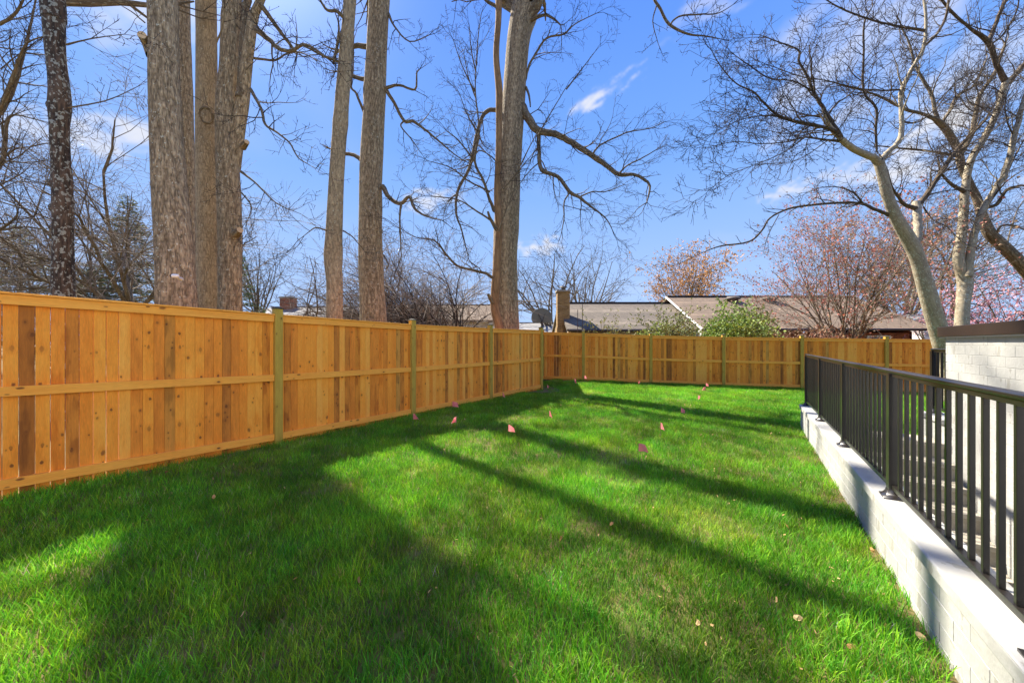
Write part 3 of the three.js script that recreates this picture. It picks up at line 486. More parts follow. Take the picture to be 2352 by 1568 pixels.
  limb(T, Z2, [[1005, 400, 13], [1020, 440, 10], [1025, 490, 6]], 12.2, 11.8, null);
  limb(T, Z2, [[890, 510, 22], [858, 503, 19], [820, 515, 18], [790, 570, 16], [766, 680, 15], [740, 780, 14], [690, 880, 13], [685, 980, 10], [710, 1060, 7], [742, 1190, 4]], 12.3, 11.2, g);
  limb(T, Z2, [[740, 780, 9], [760, 740, 7], [790, 690, 6], [850, 720, 4]], 11.6, 11.3, g);
  endTree(T, M.barkA, M.barkD, M.twigDark);

  T = newTree('slender_tree', 'slender orange-brown stem growing close against the tall trunk at the fence end', 28);
  trunk(T, Z2, [[882, 1500, 42], [862, 1395, 40], [872, 1200, 36], [880, 1065, 36], [872, 900, 30], [879, 700, 27], [881, 480, 30], [881, 400, 34], [868, 250, 28], [878, 100, 28], [880, 0, 30]], 11.2, 11.3, { high: 14, crown: 4, sides: 14, lumps: 0.2 });
  limb(T, Z2, [[868, 1400, 26], [848, 1385, 18], [832, 1350, 13]], 11.2, 11.0, null);
  limb(T, Z2, [[880, 1065, 20], [845, 1010, 14], [830, 970, 9]], 11.2, 11.0, null);
  limb(T, Z2, [[862, 970, 18], [840, 920, 14], [810, 830, 12], [770, 740, 11], [790, 600, 8], [772, 420, 6], [776, 300, 4]], 11.2, 10.6, g);
  limb(T, Z2, [[868, 1285, 16], [820, 1255, 13], [760, 1240, 12], [690, 1220, 11], [640, 1170, 10], [585, 1105, 8], [500, 1090, 5], [430, 1050, 4]], 11.2, 10.0, { ...g, len: 1.0 });
  limb(T, Z2, [[850, 1015, 10], [780, 970, 8], [700, 920, 6], [620, 905, 5], [540, 900, 3]], 11.1, 10.3, g);
  limb(T, Z2, [[840, 880, 9], [740, 830, 7], [660, 770, 5], [560, 740, 3]], 11.1, 10.5, g);
  limb(T, Z2, [[766, 735, 8], [700, 650, 6], [640, 600, 4]], 10.9, 10.2, g);
  for (const [x, y, x2, y2] of [[780, 600, 700, 430], [775, 450, 720, 250], [775, 330, 745, 120], [778, 300, 800, 60], [770, 420, 670, 180], [980, 760, 1060, 600], [1060, 620, 1190, 400], [1190, 410, 1320, 240], [900, 870, 1040, 700], [880, 1060, 960, 850]]) limb(T, Z2, [[x, y, 7], [(x + x2) / 2 - 6, (y + y2) / 2 + 8, 5], [x2, y2, 3]], 10.9, 10.6, { ...g, gap: 0.35, len: 0.8 });
  endTree(T, M.barkR, M.barkD, M.twig);
}
// --- right-hand trees in the yard
{
  const o = { ...OPT, gap: 0.12, len: 1.05, wig: 0.55, seg: 0.2, up: 0.2, dens: [0, 7, 5, 3.4], min: 0.0058 };
  let T = newTree('beech_tree', 'smooth grey tree leaning left behind the tall white wall, with long drooping lower limb', 41);
  trunk(T, Z3, [[1345, 1560, 104], [1310, 1440, 96], [1270, 1300, 88], [1235, 1180, 82], [1195, 1095, 78], [1140, 1000, 66], [1100, 900, 58], [1075, 800, 52], [1058, 740, 52]], 9.8, 9.6, { sides: 24, lumps: 0.12, flare: 2.0 });
  const main = (pts, a, b, q = o) => limb(T, Z3, pts, a, b, q);
  main([[1068, 760, 50], [1040, 728, 42], [1000, 708, 38], [940, 680, 36], [885, 638, 33]], 9.6, 9.2, { ...o, gap: 0.5 });
  main([[890, 642, 27], [850, 598, 20], [750, 570, 16], [650, 550, 14], [590, 525, 12], [530, 470, 10], [480, 420, 8], [400, 380, 6], [330, 300, 5], [290, 230, 4]], 9.2, 8.2);
  main([[885, 630, 28], [850, 570, 22], [800, 490, 20], [760, 420, 17], [730, 350, 14], [692, 280, 12], [690, 230, 10], [620, 200, 7], [540, 170, 5]], 9.2, 9.8);
  main([[900, 650, 18], [800, 640, 12], [720, 630, 9], [640, 650, 7], [520, 660, 5], [400, 650, 4], [300, 670, 3]], 9.3, 8.4);
  main([[650, 550, 8], [560, 530, 6], [440, 545, 5], [330, 590, 3]], 8.9, 8.3);
  main([[720, 630, 7], [620, 700, 5], [480, 760, 4], [360, 810, 3], [250, 900, 2]], 8.9, 8.2);
  main([[760, 420, 10], [660, 370, 7], [560, 360, 6], [450, 290, 5], [380, 240, 3]], 9.5, 9.0);
  main([[1062, 745, 44], [1085, 718, 36], [1110, 690, 32], [1150, 650, 30], [1165, 580, 26], [1160, 480, 24], [1166, 410, 26], [1210, 320, 24], [1260, 230, 21], [1277, 130, 18], [1268, 0, 15], [1260, -140, 10]], 9.6, 10.0, { ...o, gap: 0.3 });
  main([[1270, 210, 18], [1330, 150, 17], [1372, 60, 15], [1380, -40, 11]], 9.9, 10.3, { ...o, gap: 0.3 });
  main([[1272, 140, 18], [1180, 125, 14], [1080, 105, 11], [980, 75, 10], [890, 40, 8], [820, 0, 6]], 9.9, 9.0);
  main([[1165, 410, 14], [1080, 415, 9], [960, 405, 8], [820, 370, 6], [700, 350, 5], [560, 300, 4]], 9.8, 8.8);
  main([[1170, 560, 14], [1240, 560, 9], [1330, 490, 7], [1390, 400, 5], [1470, 330, 4]], 9.8, 9.2);
  main([[1050, 690, 12], [1045, 600, 14], [1048, 500, 14], [1000, 440, 12], [985, 380, 13], [990, 250, 11], [992, 110, 10], [1030, 30, 7]], 9.6, 9.3);
  main([[1105, 985, 26], [1090, 980, 22], [1040, 960, 19], [980, 935, 16], [880, 930, 14], [720, 945, 12], [640, 960, 11], [560, 1000, 10], [520, 1060, 10], [460, 1110, 9], [330, 1130, 7], [250, 1160, 4], [120, 1220, 2]], 9.7, 8.4, { ...o, gap: 0.38, len: 0.55, lev: 1 });
  main([[1050, 965, 14], [990, 935, 12], [950, 890, 9], [880, 860, 6], [800, 860, 4], [730, 885, 4]], 9.6, 9.0, { ...o, len: 0.7 });
  main([[600, 985, 5], [560, 1060, 4], [545, 1100, 3]], 8.9, 8.7, { ...o, len: 0.4, lev: 1 });
  main([[1225, 1120, 52], [1237, 1080, 46], [1235, 1000, 45], [1230, 930, 44]], 9.8, 10.2, null);
  main([[1228, 955, 30], [1180, 940, 22], [1140, 890, 14], [1118, 850, 10], [1100, 780, 7]], 10.1, 9.6);
  main([[1228, 945, 38], [1262, 918, 34], [1300, 860, 30], [1360, 770, 28], [1400, 710, 26], [1460, 640, 20], [1540, 560, 14], [1600, 460, 8]], 10.2, 10.9);
  main([[1265, 950, 9], [1310, 1010, 6], [1370, 1040, 5], [1430, 1100, 3]], 10.2, 9.6);
  endTree(T, M.barkS, M.barkS, M.twig);

  T = newTree('beech_tree', 'smooth grey tree splitting low into two upright stems, right of the leaning tree', 42);
  trunk(T, Z3, [[1440, 1500, 78], [1445, 1400, 74], [1456, 1300, 80], [1432, 1220, 62], [1426, 1170, 58], [1440, 1080, 50], [1450, 980, 50], [1456, 890, 46], [1466, 800, 42], [1490, 720, 40], [1540, 640, 38], [1600, 520, 38], [1630, 420, 42], [1648, 365, 42]], 11.0, 11.6, { sides: 20, lumps: 0.14, flare: 1.4 });
  main([[1470, 1270, 50], [1478, 1180, 46], [1500, 1080, 42], [1540, 960, 44], [1600, 860, 40], [1640, 790, 38], [1680, 640, 34], [1720, 480, 30], [1765, 330, 24], [1790, 150, 14]], 11.0, 11.4, { ...o, gap: 0.3 });
  main([[1650, 380, 38], [1600, 300, 30], [1562, 195, 32], [1480, 130, 18], [1400, 60, 16], [1345, -10, 14], [1300, -120, 9]], 11.6, 11.0, { ...o, gap: 0.28 });
  main([[1645, 385, 38], [1700, 328, 34], [1760, 250, 26], [1800, 120, 16]], 11.6, 12.0, { ...o, gap: 0.3 });
  main([[1562, 195, 28], [1600, 100, 24], [1640, 0, 22], [1665, -120, 14]], 11.4, 11.8, { ...o, gap: 0.3 });
  main([[1570, 200, 12], [1620, 170, 11], [1690, 60, 10], [1710, -60, 6]], 11.4, 11.0);
  main([[1455, 880, 28], [1420, 862, 24], [1380, 835, 18], [1338, 788, 14]], 11.3, 10.7, { ...o, gap: 0.6, len: 0.6 });
  main([[1545, 950, 30], [1600, 940, 24], [1650, 870, 18], [1720, 850, 12]], 11.1, 10.6);
  main([[1690, 640, 12], [1650, 560, 9], [1640, 470, 7], [1660, 400, 5]], 11.3, 10.8);
  main([[1650, 790, 14], [1700, 690, 10], [1740, 620, 7]], 11.2, 11.8);
  main([[1560, 940, 14], [1640, 840, 9], [1725, 780, 6], [1800, 740, 4]], 11.2, 10.2);
  for (const [a, b, c, d] of [[1500, 700, 1380, 690], [1590, 540, 1480, 470], [1630, 430, 1520, 380], [1480, 760, 1330, 720], [1670, 680, 1560, 640], [1700, 540, 1600, 500], [1545, 960, 1400, 1010]]) main([[a, b, 9], [(a + c) / 2, (b + d) / 2 - 10, 6], [c, d, 3]], 11.3, 10.5);
  endTree(T, M.barkS, M.barkS, M.twig);

  T = newTree('old_maple_tree', 'thick dark rough limb sweeping in from the right edge behind the pale twin-stemmed tree', 43);
  const P = path(Z3, [[1960, 1500, 120], [1850, 1360, 105], [1760, 1265, 92]], 12.6, 12.8), gb = P[0], gg = gy(gb[0], gb[2]);
  tube(T.trunk, smooth([[gb[0] + 0.35, gg - 0.2, gb[2], gb[3] * 1.4], [gb[0] + 0.15, gg + 0.6, gb[2], gb[3] * 1.1], ...P, ...path(Z3, [[1700, 1200, 76], [1620, 1120, 70], [1570, 1070, 66], [1540, 1000, 58], [1510, 910, 50], [1480, 850, 46], [1440, 760, 44], [1430, 690, 44]], 12.8, 13)], 8), 20, { seam: true, lumps: 0.25, seed: 43, cap: true });
  const q = { ...o, gap: 0.26, len: 1.2 };
  main([[1432, 700, 44], [1380, 610, 42], [1335, 560, 36], [1280, 530, 20], [1180, 500, 18], [1080, 450, 14], [1000, 420, 10], [880, 390, 6]], 13, 12.2, q);
  main([[1340, 570, 26], [1318, 510, 22], [1300, 430, 20], [1252, 350, 17], [1222, 280, 14], [1200, 200, 11], [1160, 120, 7]], 12.9, 13.4, q);
  main([[1345, 570, 20], [1390, 500, 18], [1420, 440, 15], [1500, 390, 13], [1550, 280, 11]], 12.9, 13.6, q);
  main([[1440, 700, 34], [1480, 630, 30], [1500, 560, 30], [1522, 440, 24], [1590, 340, 20], [1640, 200, 14]], 13, 13.6, q);
  main([[1440, 720, 18], [1340, 700, 15], [1260, 690, 14], [1160, 680, 11], [1060, 670, 7]], 13, 12.4, q);
  main([[1590, 1090, 18], [1620, 1040, 14], [1680, 1035, 12], [1740, 1060, 8]], 12.8, 12.3, { ...q, gap: 0.4, len: 0.8 });
  main([[1560, 1110, 14], [1520, 1140, 10], [1490, 1150, 6]], 12.8, 12.5, { ...q, gap: 0.5, len: 0.5 });
  main([[1680, 1200, 12], [1650, 1130, 9], [1690, 980, 7], [1740, 900, 5]], 12.8, 13.4, q);
  endTree(T, M.barkD, M.barkD, M.twigDark);

  T = newTree('overhanging_tree', 'dark crooked branch hanging in from above the top edge, left of the leaning tree', 44);   // its stem stands right of and above the frame
  const root = at(2900, 700, 5.6), S = [[root.x, gy(root.x, root.z) - 0.1, root.z, 0.26], [root.x, 5.5, root.z, 0.2], [root.x - 0.5, 9.4, root.z - 0.4, 0.15], [root.x - 2.6, 11.6, root.z - 1.2, 0.11]];
  const e = path(Z3, [[160, -520, 30], [60, -120, 22], [25, -20, 14], [55, 40, 13], [95, 110, 13], [180, 155, 10], [260, 165, 7], [330, 178, 4]], 7.9, 8.2);
  tube(T.trunk, smooth([...S, [lerp(S[3][0], e[0][0], 0.5), 11.8, lerp(S[3][2], e[0][2], 0.5), 0.08], ...e.slice(0, 1)], 6), 12, { seam: true, lumps: 0.15, seed: 44 });
  const sp = smooth(e, 5); T.limbs.push(T.limb = new Buf()); tube(T.limb, sp, 8, { seam: true, lumps: 0.1, seed: 9 }); spawn(T, sp, { ...OPT, start: 4.6, gap: 0.2, len: 0.6, wig: 0.6 });
  main([[100, 112, 9], [140, 75, 8], [230, 65, 7], [320, 60, 5], [390, 20, 3]], 8.0, 7.7, { ...OPT, gap: 0.2, len: 0.5, wig: 0.6 });
  main([[40, 20, 7], [20, 100, 5], [45, 200, 3]], 8.0, 8.2, { ...OPT, gap: 0.2, len: 0.45, wig: 0.6 });
  endTree(T, M.barkD, M.barkD, M.twigDark);
}
// --- tree whose limbs reach in over the left edge
{
  const T = newTree('spreading_tree', 'spreading bare tree whose limbs reach in from the left edge behind the lichen trunk', 51), o = { ...OPT, gap: 0.2, len: 1.2, wig: 0.4 };
  trunk(T, ZV, [[-175, 640, 62], [-165, 520, 56], [-150, 430, 50], [-130, 340, 42], [-120, 200, 34]], 8.5, 8.5, { high: 10, sides: 16 });
  const main = (pts, a, b, q = o) => limb(T, Z1, pts, a, b, q);
  main([[-330, 900, 60], [-130, 700, 54], [0, 525, 46], [60, 420, 32], [110, 270, 22], [150, 100, 14], [172, -20, 9]], 8.5, 8.7);
  main([[0, 520, 34], [40, 440, 40], [75, 330, 24], [120, 215, 12], [210, 175, 8]], 8.5, 8.0);
  main([[-360, 1150, 50], [-120, 960, 44], [0, 790, 33], [20, 700, 28], [30, 600, 22], [60, 555, 15], [150, 572, 9], [235, 592, 5]], 8.5, 8.2);
  main([[5, 770, 16], [70, 720, 13], [140, 710, 9], [240, 690, 6]], 8.5, 8.9);
  main([[-370, 1300, 44], [-150, 1180, 34], [0, 1108, 20], [80, 1040, 14], [70, 985, 8]], 8.5, 8.3);
  main([[-40, 1120, 20], [100, 1098, 14], [200, 1108, 11], [300, 1140, 8], [420, 1130, 5]], 8.5, 9.2);
  main([[-280, 300, 40], [-60, 130, 30], [0, 112, 24], [60, 75, 20], [110, 0, 15], [130, -60, 10]], 8.5, 8.0);
  main([[0, 790, 10], [110, 860, 8], [240, 895, 6], [380, 960, 4]], 8.5, 9.4);
  main([[0, 875, 8], [150, 880, 6], [260, 900, 4]], 8.5, 9.0);
  main([[0, 335, 10], [90, 260, 7], [190, 195, 5], [260, 130, 3]], 8.6, 9.2);
  endTree(T, M.barkD, M.barkD, M.twig);
}
// --- fan-crowned bare tree behind, filling the gap left of the broad trunk
function fanTree(name, label, seed, x, D, h, spread, stems, opt, mats, lean = 0, budColor, budName) {
  const T = newTree(name, label, seed), R = T.rnd, p = at(x, HY, D), g = gy(p.x, p.z); T.budColor = budColor; T.budName = budName;
  const hh = h * (opt.fork ?? 0.18), tr = opt.r ?? h * 0.018;
  tube(T.trunk, smooth([[p.x, g - 0.1, p.z, tr * 1.4], [p.x + lean * 0.1, g + hh * 0.6, p.z, tr], [p.x + lean * 0.25, g + hh, p.z, tr * 0.9]], 4), 10, { seam: true, lumps: 0.2, seed });
  for (let k = 0; k < stems; k++) {
    T.limbs.push(T.limb = new Buf()); const an = k / stems * 6.283 + R() * 0.8, s = spread * (0.35 + 0.65 * R()), d = V3(Math.cos(an) * s + lean * 0.3, 1, Math.sin(an) * s).normalize();
    grow(T, V3(p.x + lean * 0.25, g + hh * (0.75 + 0.25 * R()), p.z), d, (h - hh) * (0.85 + 0.35 * R()), tr * 0.6, opt.lev ?? 3, { ...OPT, ...opt });
  }
  endTree(T, mats[0], mats[0], mats[1], mats[2]); return T;
}
{
  const B = [M.barkD, M.twig];
  fanTree('bare_tree', 'bare brown tree with dense sweeping twigs between the lichen trunk and the broad trunk', 61, 322, 12.5, 8.0, 1.0, 13, { seg: 0.6, wig: 0.35, up: -0.05, dens: [0, 4.4, 3.0, 2.0], min: 0.0055, fork: 0.3, bud: 0.03, r: 0.11 }, [M.barkD, M.twigPale], -1.2);
  fanTree('bare_tree', 'bare thin-branched tree low behind the fence at the far left edge', 62, 60, 14, 5.6, 1.1, 12, { seg: 0.6, wig: 0.35, up: 0.0, dens: [0, 3.8, 2.6, 1.8], min: 0.0065, r: 0.07, bud: 0.05, budP: 0.8 }, [M.barkD, M.twigPale], 0.2);
  fanTree('bare_tree', 'pollarded small bare tree with upright shoots, just right of the forked trunk', 63, 592, 22, 7.4, 0.42, 12, { seg: 0.6, wig: 0.26, up: 0.1, dens: [0, 2.6, 1.8, 1.2], min: 0.009, fork: 0.42, lev: 2, r: 0.085 }, [M.barkD, M.twigDark]);
  fanTree('bare_sapling', 'thin crooked bare sapling just left of the slim leaning trunk', 64, 722, 12, 4.6, 0.9, 4, { seg: 0.4, wig: 0.5, up: 0.05, dens: [0, 2.0, 1.3, 0.9], min: 0.007, r: 0.06 }, [M.barkD, M.twigDark], -0.6);
  fanTree('bare_tree', 'far bare tree with spreading crown left of the brick chimney', 65, 1272, 34, 10.2, 0.95, 8, { seg: 0.9, wig: 0.32, up: 0.02, dens: [0, 1.9, 1.1, 0.8], min: 0.012, fork: 0.25, bud: 0 }, [M.barkD, M.twigDark], -0.8);
  fanTree('bare_tree', 'far bare tree with fine fan of twigs rising behind the brick chimney', 66, 1350, 38, 10.5, 0.85, 9, { seg: 0.9, wig: 0.28, up: 0.03, dens: [0, 1.9, 1.1, 0.8], min: 0.012, fork: 0.2, bud: 0 }, [M.barkD, M.twig]);
  fanTree('bare_tree', 'far bare tree seen between the red-budded tree and the leaning grey trunk', 67, 2075, 26, 10.5, 0.6, 8, { seg: 0.8, wig: 0.35, up: 0.03, dens: [0, 2.2, 1.3, 0.9], min: 0.011, fork: 0.25, bud: 0 }, [M.barkD, M.twigDark]);
  fanTree('bare_tree', 'far bare tree seen just right of the leaning grey trunk', 68, 2175, 30, 12, 0.5, 8, { seg: 0.8, wig: 0.35, up: 0.03, dens: [0, 2.0, 1.2, 0.9], min: 0.011, fork: 0.25, bud: 0 }, [M.barkD, M.twigDark]);
  M.budRed = new THREE.MeshPhysicalMaterial({ vertexColors: true, roughness: 0.9, transmission: 0.25, thickness: 0, side: THREE.DoubleSide });
  const red = (r) => { const k = 0.7 + 0.6 * r(); return r() < 0.3 ? [0.44 * k, 0.27 * k, 0.14 * k] : [0.60 * k, 0.22 * k, 0.16 * k]; }, orange = (r) => { const k = 0.7 + 0.6 * r(); return [0.62 * k, 0.33 * k, 0.12 * k]; }, pink = (r) => { const k = 0.75 + 0.5 * r(); return r() < 0.3 ? [0.72 * k, 0.42 * k, 0.42 * k] : [0.62 * k, 0.26 * k, 0.30 * k]; };
  fanTree('red_maple_tree', 'red-budded many-stemmed tree in front of the long roof', 71, 1938, 15.2, 6.0, 0.6, 15, { seg: 0.5, wig: 0.3, up: 0.02, dens: [0, 4.2, 2.6, 1.6], min: 0.005, fork: 0.12, bud: 0.075, budLev: 1, budP: 0.36, budN: 2, r: 0.075, budOff: 0.14, angle: 0.6 }, [M.barkD, M.twigPale, M.budRed], 0, red, 'red_buds');
  fanTree('red_maple_tree', 'far orange-budded round tree above the roof left of the gable', 72, 1562, 40, 9.4, 0.52, 9, { seg: 0.9, wig: 0.22, up: 0.06, dens: [0, 2.0, 1.3, 0.9], min: 0.012, fork: 0.15, bud: 0.17, budLev: 1, budP: 0.9, budN: 2, budOff: 0.3 }, [M.barkD, M.twig, M.budRed], 0.8, orange, 'orange_buds');
  const op = { seg: 0.5, wig: 0.3, up: 0.0, dens: [0, 3.4, 2.2, 1.4], min: 0.006, fork: 0.15, bud: 0.085, budLev: 1, budP: 0.75, budN: 2, budOff: 0.18, r: 0.09 };
  fanTree('cherry_tree', 'pink blossoming tree low behind the two pale trunks', 73, 2245, 19, 4.1, 0.9, 9, op, [M.barkD, M.twig, M.budRed], 0, pink, 'blossom');
  fanTree('cherry_tree', 'pink blossoming tree above the tall wall at the right edge', 74, 2365, 17, 4.6, 1.0, 9, op, [M.barkD, M.twig, M.budRed], 0, pink, 'blossom');
  fanTree('cherry_tree', 'small pink blossoming tree beside the end of the brick house', 75, 2150, 22, 3.6, 0.8, 7, op, [M.barkD, M.twig, M.budRed], 0, pink, 'blossom');
}
// --- the tangled thicket behind the fence, left of the tall trunk
{
  const T = newTree('tangled_shrub', 'tangled mass of arching bare brown stems behind the fence, left of the tall trunk', 81, undefined, 'shrub'), R = T.rnd;
  for (let k = 0; k < 64; k++) {
    const D = 13.5 + R() * 2.6, p = at(895 + R() * 165, HY, D), an = 1.75 + R() * 2.8, L = 3.8 + R() * 2.0; T.limbs.push(T.limb = new Buf());
    grow(T, V3(p.x, gy(p.x, p.z) - 0.05, p.z), V3(Math.cos(an) * 0.5, 1, Math.sin(an) * 0.3 - 0.1).normalize(), L, 0.035 + R() * 0.02, 2, { ...OPT, seg: 0.7, wig: 0.4, up: -0.24, dens: [0, 3.4, 3.0, 1], min: 0.0075, angle: 0.7, bud: 0 });
  }
  endTree(T, M.barkD, M.twigDark, M.twigPale);
  const U = newTree('bare_shrub', 'low bare shrub showing between the slim leaning trunk and the sturdy trunk', 82, undefined, 'shrub');
  for (let k = 0; k < 16; k++) { const p = at(790 + U.rnd() * 60, HY, 12.5 + U.rnd()), an = U.rnd() * 6.283; U.limbs.push(U.limb = new Buf()); grow(U, V3(p.x, gy(p.x, p.z) - 0.05, p.z), V3(Math.cos(an) * 0.4, 1, Math.sin(an) * 0.4).normalize(), 2.2 + U.rnd(), 0.022, 2, { ...OPT, seg: 0.35, wig: 0.3, up: -0.15, dens: [0, 2.6, 2.2, 1], min: 0.006, bud: 0 }); }
  endTree(U, M.barkD, M.twigDark, M.twigPale);
}

// ------------------------------------------------------------------ evergreens and leafy shrubs
M.leaf = new THREE.MeshPhysicalMaterial({ vertexColors: true, roughness: 0.75, transmission: 0.3, thickness: 0, side: THREE.DoubleSide });
function leafAt(b, R, p, d, len, wid, col) {                   // folded four-cornered leaf
  const e = b.p.length / 3, ax = V3(R() - 0.5, R() - 0.5, R() - 0.5).cross(d).normalize(), up = ax.clone().cross(d).multiplyScalar(wid * 0.3);
  const m = p.clone().addScaledVector(d, len * 0.5), t = p.clone().addScaledVector(d, len), a = m.clone().addScaledVector(ax, wid / 2).add(up), c = m.clone().addScaledVector(ax, -wid / 2).add(up);
  b.p.push(p.x, p.y, p.z, a.x, a.y, a.z, t.x, t.y, t.z, c.x, c.y, c.z); b.i.push(e, e + 1, e + 2, e, e + 2, e + 3); for (let k = 0; k < 4; k++) b.c.push(...col);
}
function conifer(label, seed, x, D, h, rad, col, n) {
  const T = newTree('evergreen_tree', label, seed), R = T.rnd, p = at(x, HY, D), g = gy(p.x, p.z), b = new Buf();
  tube(T.trunk, [[p.x, g - 0.1, p.z, h * 0.022], [p.x, g + h * 0.5, p.z, h * 0.014], [p.x, g + h * 0.97, p.z, 0.01]], 8, { seam: true });
  for (let k = 0; k < n; k++) {
    const f = Math.pow(R(), 0.75), y = g + h * (0.05 + 0.93 * f), L = rad * (1.04 - f) * (0.55 + 0.6 * R()), an = R() * 6.283, d = V3(Math.cos(an), -0.12 + 0.3 * R(), Math.sin(an)).normalize(), s = V3(p.x, y, p.z);
    tube(T.twig, [[s.x, s.y, s.z, 0.012], [s.x + d.x * L, s.y + d.y * L, s.z + d.z * L, 0.005]], 3);
    const m = Math.ceil(L * 15);
    for (let j = 0; j < m; j++) { const w = 0.25 + 0.75 * (j + R()) / m, q = s.clone().addScaledVector(d, L * w); q.x += (R() - 0.5) * 0.18; q.y += (R() - 0.5) * 0.12; q.z += (R() - 0.5) * 0.18; const k2 = 0.65 + 0.7 * R(); leafAt(b, R, q, V3(d.x + (R() - 0.5) * 1.4, d.y + (R() - 0.5) * 0.9, d.z + (R() - 0.5) * 1.4).normalize(), 0.12 + 0.10 * R(), 0.045, [col[0] * k2, col[1] * k2, col[2] * k2]); }
  }
  endTree(T, M.barkD, M.barkD, M.twigDark); part('foliage', b.geo(true), M.leaf, T.g, 'stuff');
}
conifer('rounded evergreen tree behind the fence at the far left edge', 91, 45, 17, 7.0, 2.6, [0.21, 0.23, 0.07], 420);
conifer('tall dark evergreen tree behind the fence, left of the broad double trunk', 92, 292, 16, 8.0, 2.6, [0.17, 0.19, 0.07], 480);
conifer('small dark evergreen tree behind the fence, right of the lichen trunk', 93, 215, 15, 4.6, 2.0, [0.14, 0.19, 0.06], 340);
conifer('feathery green evergreen tree showing at the right side of the forked trunk', 94, 548, 20, 6.6, 1.7, [0.10, 0.20, 0.05], 260);
conifer('low pale green evergreen under the pollarded tree', 95, 600, 21, 3.5, 1.2, [0.18, 0.26, 0.08], 170);
function bush(label, seed, x, D, h, rad, cols, stems, leaf, lev = 2) {
  const T = newTree('leafy_shrub', label, seed, undefined, 'shrub'), R = T.rnd, p = at(x, HY, D), g = gy(p.x, p.z), b = new Buf();
  T.budColor = (r) => { const c = cols[Math.floor(r() * cols.length)], k = 0.65 + 0.7 * r(); return [c[0] * k, c[1] * k, c[2] * k]; }; T.budName = 'leaves';
  for (let k = 0; k < stems; k++) { const an = R() * 6.283, s = Math.sqrt(R()) * 0.75, q = (T.limbs.push(T.limb = new Buf()), 0) || V3(p.x + Math.cos(an) * rad * s * 0.5, g - 0.05, p.z + Math.sin(an) * rad * s * 0.5); grow(T, q, V3(Math.cos(an) * s * rad / h * 1.4, 1, Math.sin(an) * s * rad / h * 1.4).normalize(), h * (0.7 + 0.32 * R()), 0.022, lev, { ...OPT, seg: 0.3, wig: 0.3, up: 0.06, dens: [0, 6.5, 3.6, 2], min: 0.005, bud: leaf, budLev: 1, budN: 4, budP: 0.9, budOff: 0.1 }); }
  endTree(T, M.barkD, M.twig, M.twig, M.leaf);
}
const LG = [[0.28, 0.40, 0.06], [0.18, 0.30, 0.05], [0.34, 0.42, 0.08]], OG = [[0.22, 0.25, 0.06], [0.30, 0.30, 0.09], [0.15, 0.19, 0.045]];
bush('bright green leafy shrub behind the far fence, below the roof vents', 96, 1668, 15.6, 2.75, 0.62, LG, 22, 0.08);
bush('olive green loose shrub just right of the bright green shrub', 97, 1722, 15.8, 2.6, 0.45, OG, 13, 0.07);
bush('olive green leafy shrub behind the far fence, beside the white gable trim', 98, 1535, 15.4, 2.5, 0.55, OG, 15, 0.07);
bush('small bright green shrub peeping over the far fence, left of the olive shrub', 99, 1497, 15.2, 1.95, 0.25, LG, 6, 0.065);
bush('spindly half-leafed shrub over the far fence in front of the low roof', 100, 1405, 15.6, 2.5, 0.5, OG, 5, 0.06, 1);
bush('russet-leafed low hedge shrub over the fence under the red-budded tree', 103, 1850, 16.2, 2.25, 1.9, [[0.42, 0.20, 0.13], [0.48, 0.27, 0.17], [0.36, 0.24, 0.12]], 26, 0.07);

// ------------------------------------------------------------------ the neighbours' houses
const shingleTex = (seed, a, b) => tex(512, 512, (u, v, c) => { const row = Math.floor(v * 14), uu = u * 12 + (row % 2) * 0.5 + hash(row, 0, seed) * 0.4, tab = Math.floor(uu), k = hash(mod(tab, 12), row, seed), n = fbm(u * 40, v * 40, seed + 2, 3, 40, 40), m = fbm(u * 2, v * 2, seed + 5, 3, 2, 2); mixc(c, a, b, clamp(0.05 + 0.35 * k + 0.4 * hash(row, 7, seed) + 0.5 * (n - 0.5) + 0.5 * (m - 0.3), 0, 1)); });
const shingleBump = tex(512, 512, (u, v, c) => { const f = v * 14 - Math.floor(v * 14); c[0] = c[1] = c[2] = 1 - 0.75 * f; }, false);
function roofMat(seed, a, b) { return new THREE.MeshStandardMaterial({ map: shingleTex(seed, a, b), bumpMap: shingleBump, bumpScale: 0.035, roughness: 0.95 }); }
M.roofA = roofMat(201, [0.30, 0.27, 0.235], [0.50, 0.45, 0.39]);
M.roofB = roofMat(211, [0.33, 0.28, 0.23], [0.54, 0.46, 0.38]);
M.roofC = roofMat(221, [0.45, 0.44, 0.43], [0.62, 0.61, 0.60]);
function brickMat(seed, a, b, mortar) {
  const cell = (u, v) => { const row = Math.floor(v * 14), x = u * 4.6 + (row % 2) * 0.5, f = x - Math.floor(x), g = v * 14 - row; return [row, Math.floor(x), f < 0.05 || g < 0.16]; };
  const map = tex(512, 512, (u, v, c) => { const [row, col, m] = cell(u * 5 / 4.6, v); if (m) { c[0] = mortar[0]; c[1] = mortar[1]; c[2] = mortar[2]; } else mixc(c, a, b, clamp(hash(mod(col, 5), row, seed) + 0.5 * (fbm(u * 30, v * 30, seed, 3, 30, 30) - 0.5), 0, 1)); });
  const bump = tex(512, 512, (u, v, c) => { c[0] = c[1] = c[2] = cell(u * 5 / 4.6, v)[2] ? 0 : 1; }, false);
  return new THREE.MeshStandardMaterial({ map, bumpMap: bump, bumpScale: 0.008, roughness: 0.9 });
}
M.brickTan = brickMat(301, [0.50, 0.38, 0.20], [0.68, 0.54, 0.33], [0.62, 0.56, 0.44]);
M.brickRed = brickMat(311, [0.52, 0.27, 0.17], [0.70, 0.40, 0.26], [0.60, 0.48, 0.40]);
M.trim = new THREE.MeshStandardMaterial({ color: 0xe8e2da, roughness: 0.6 });
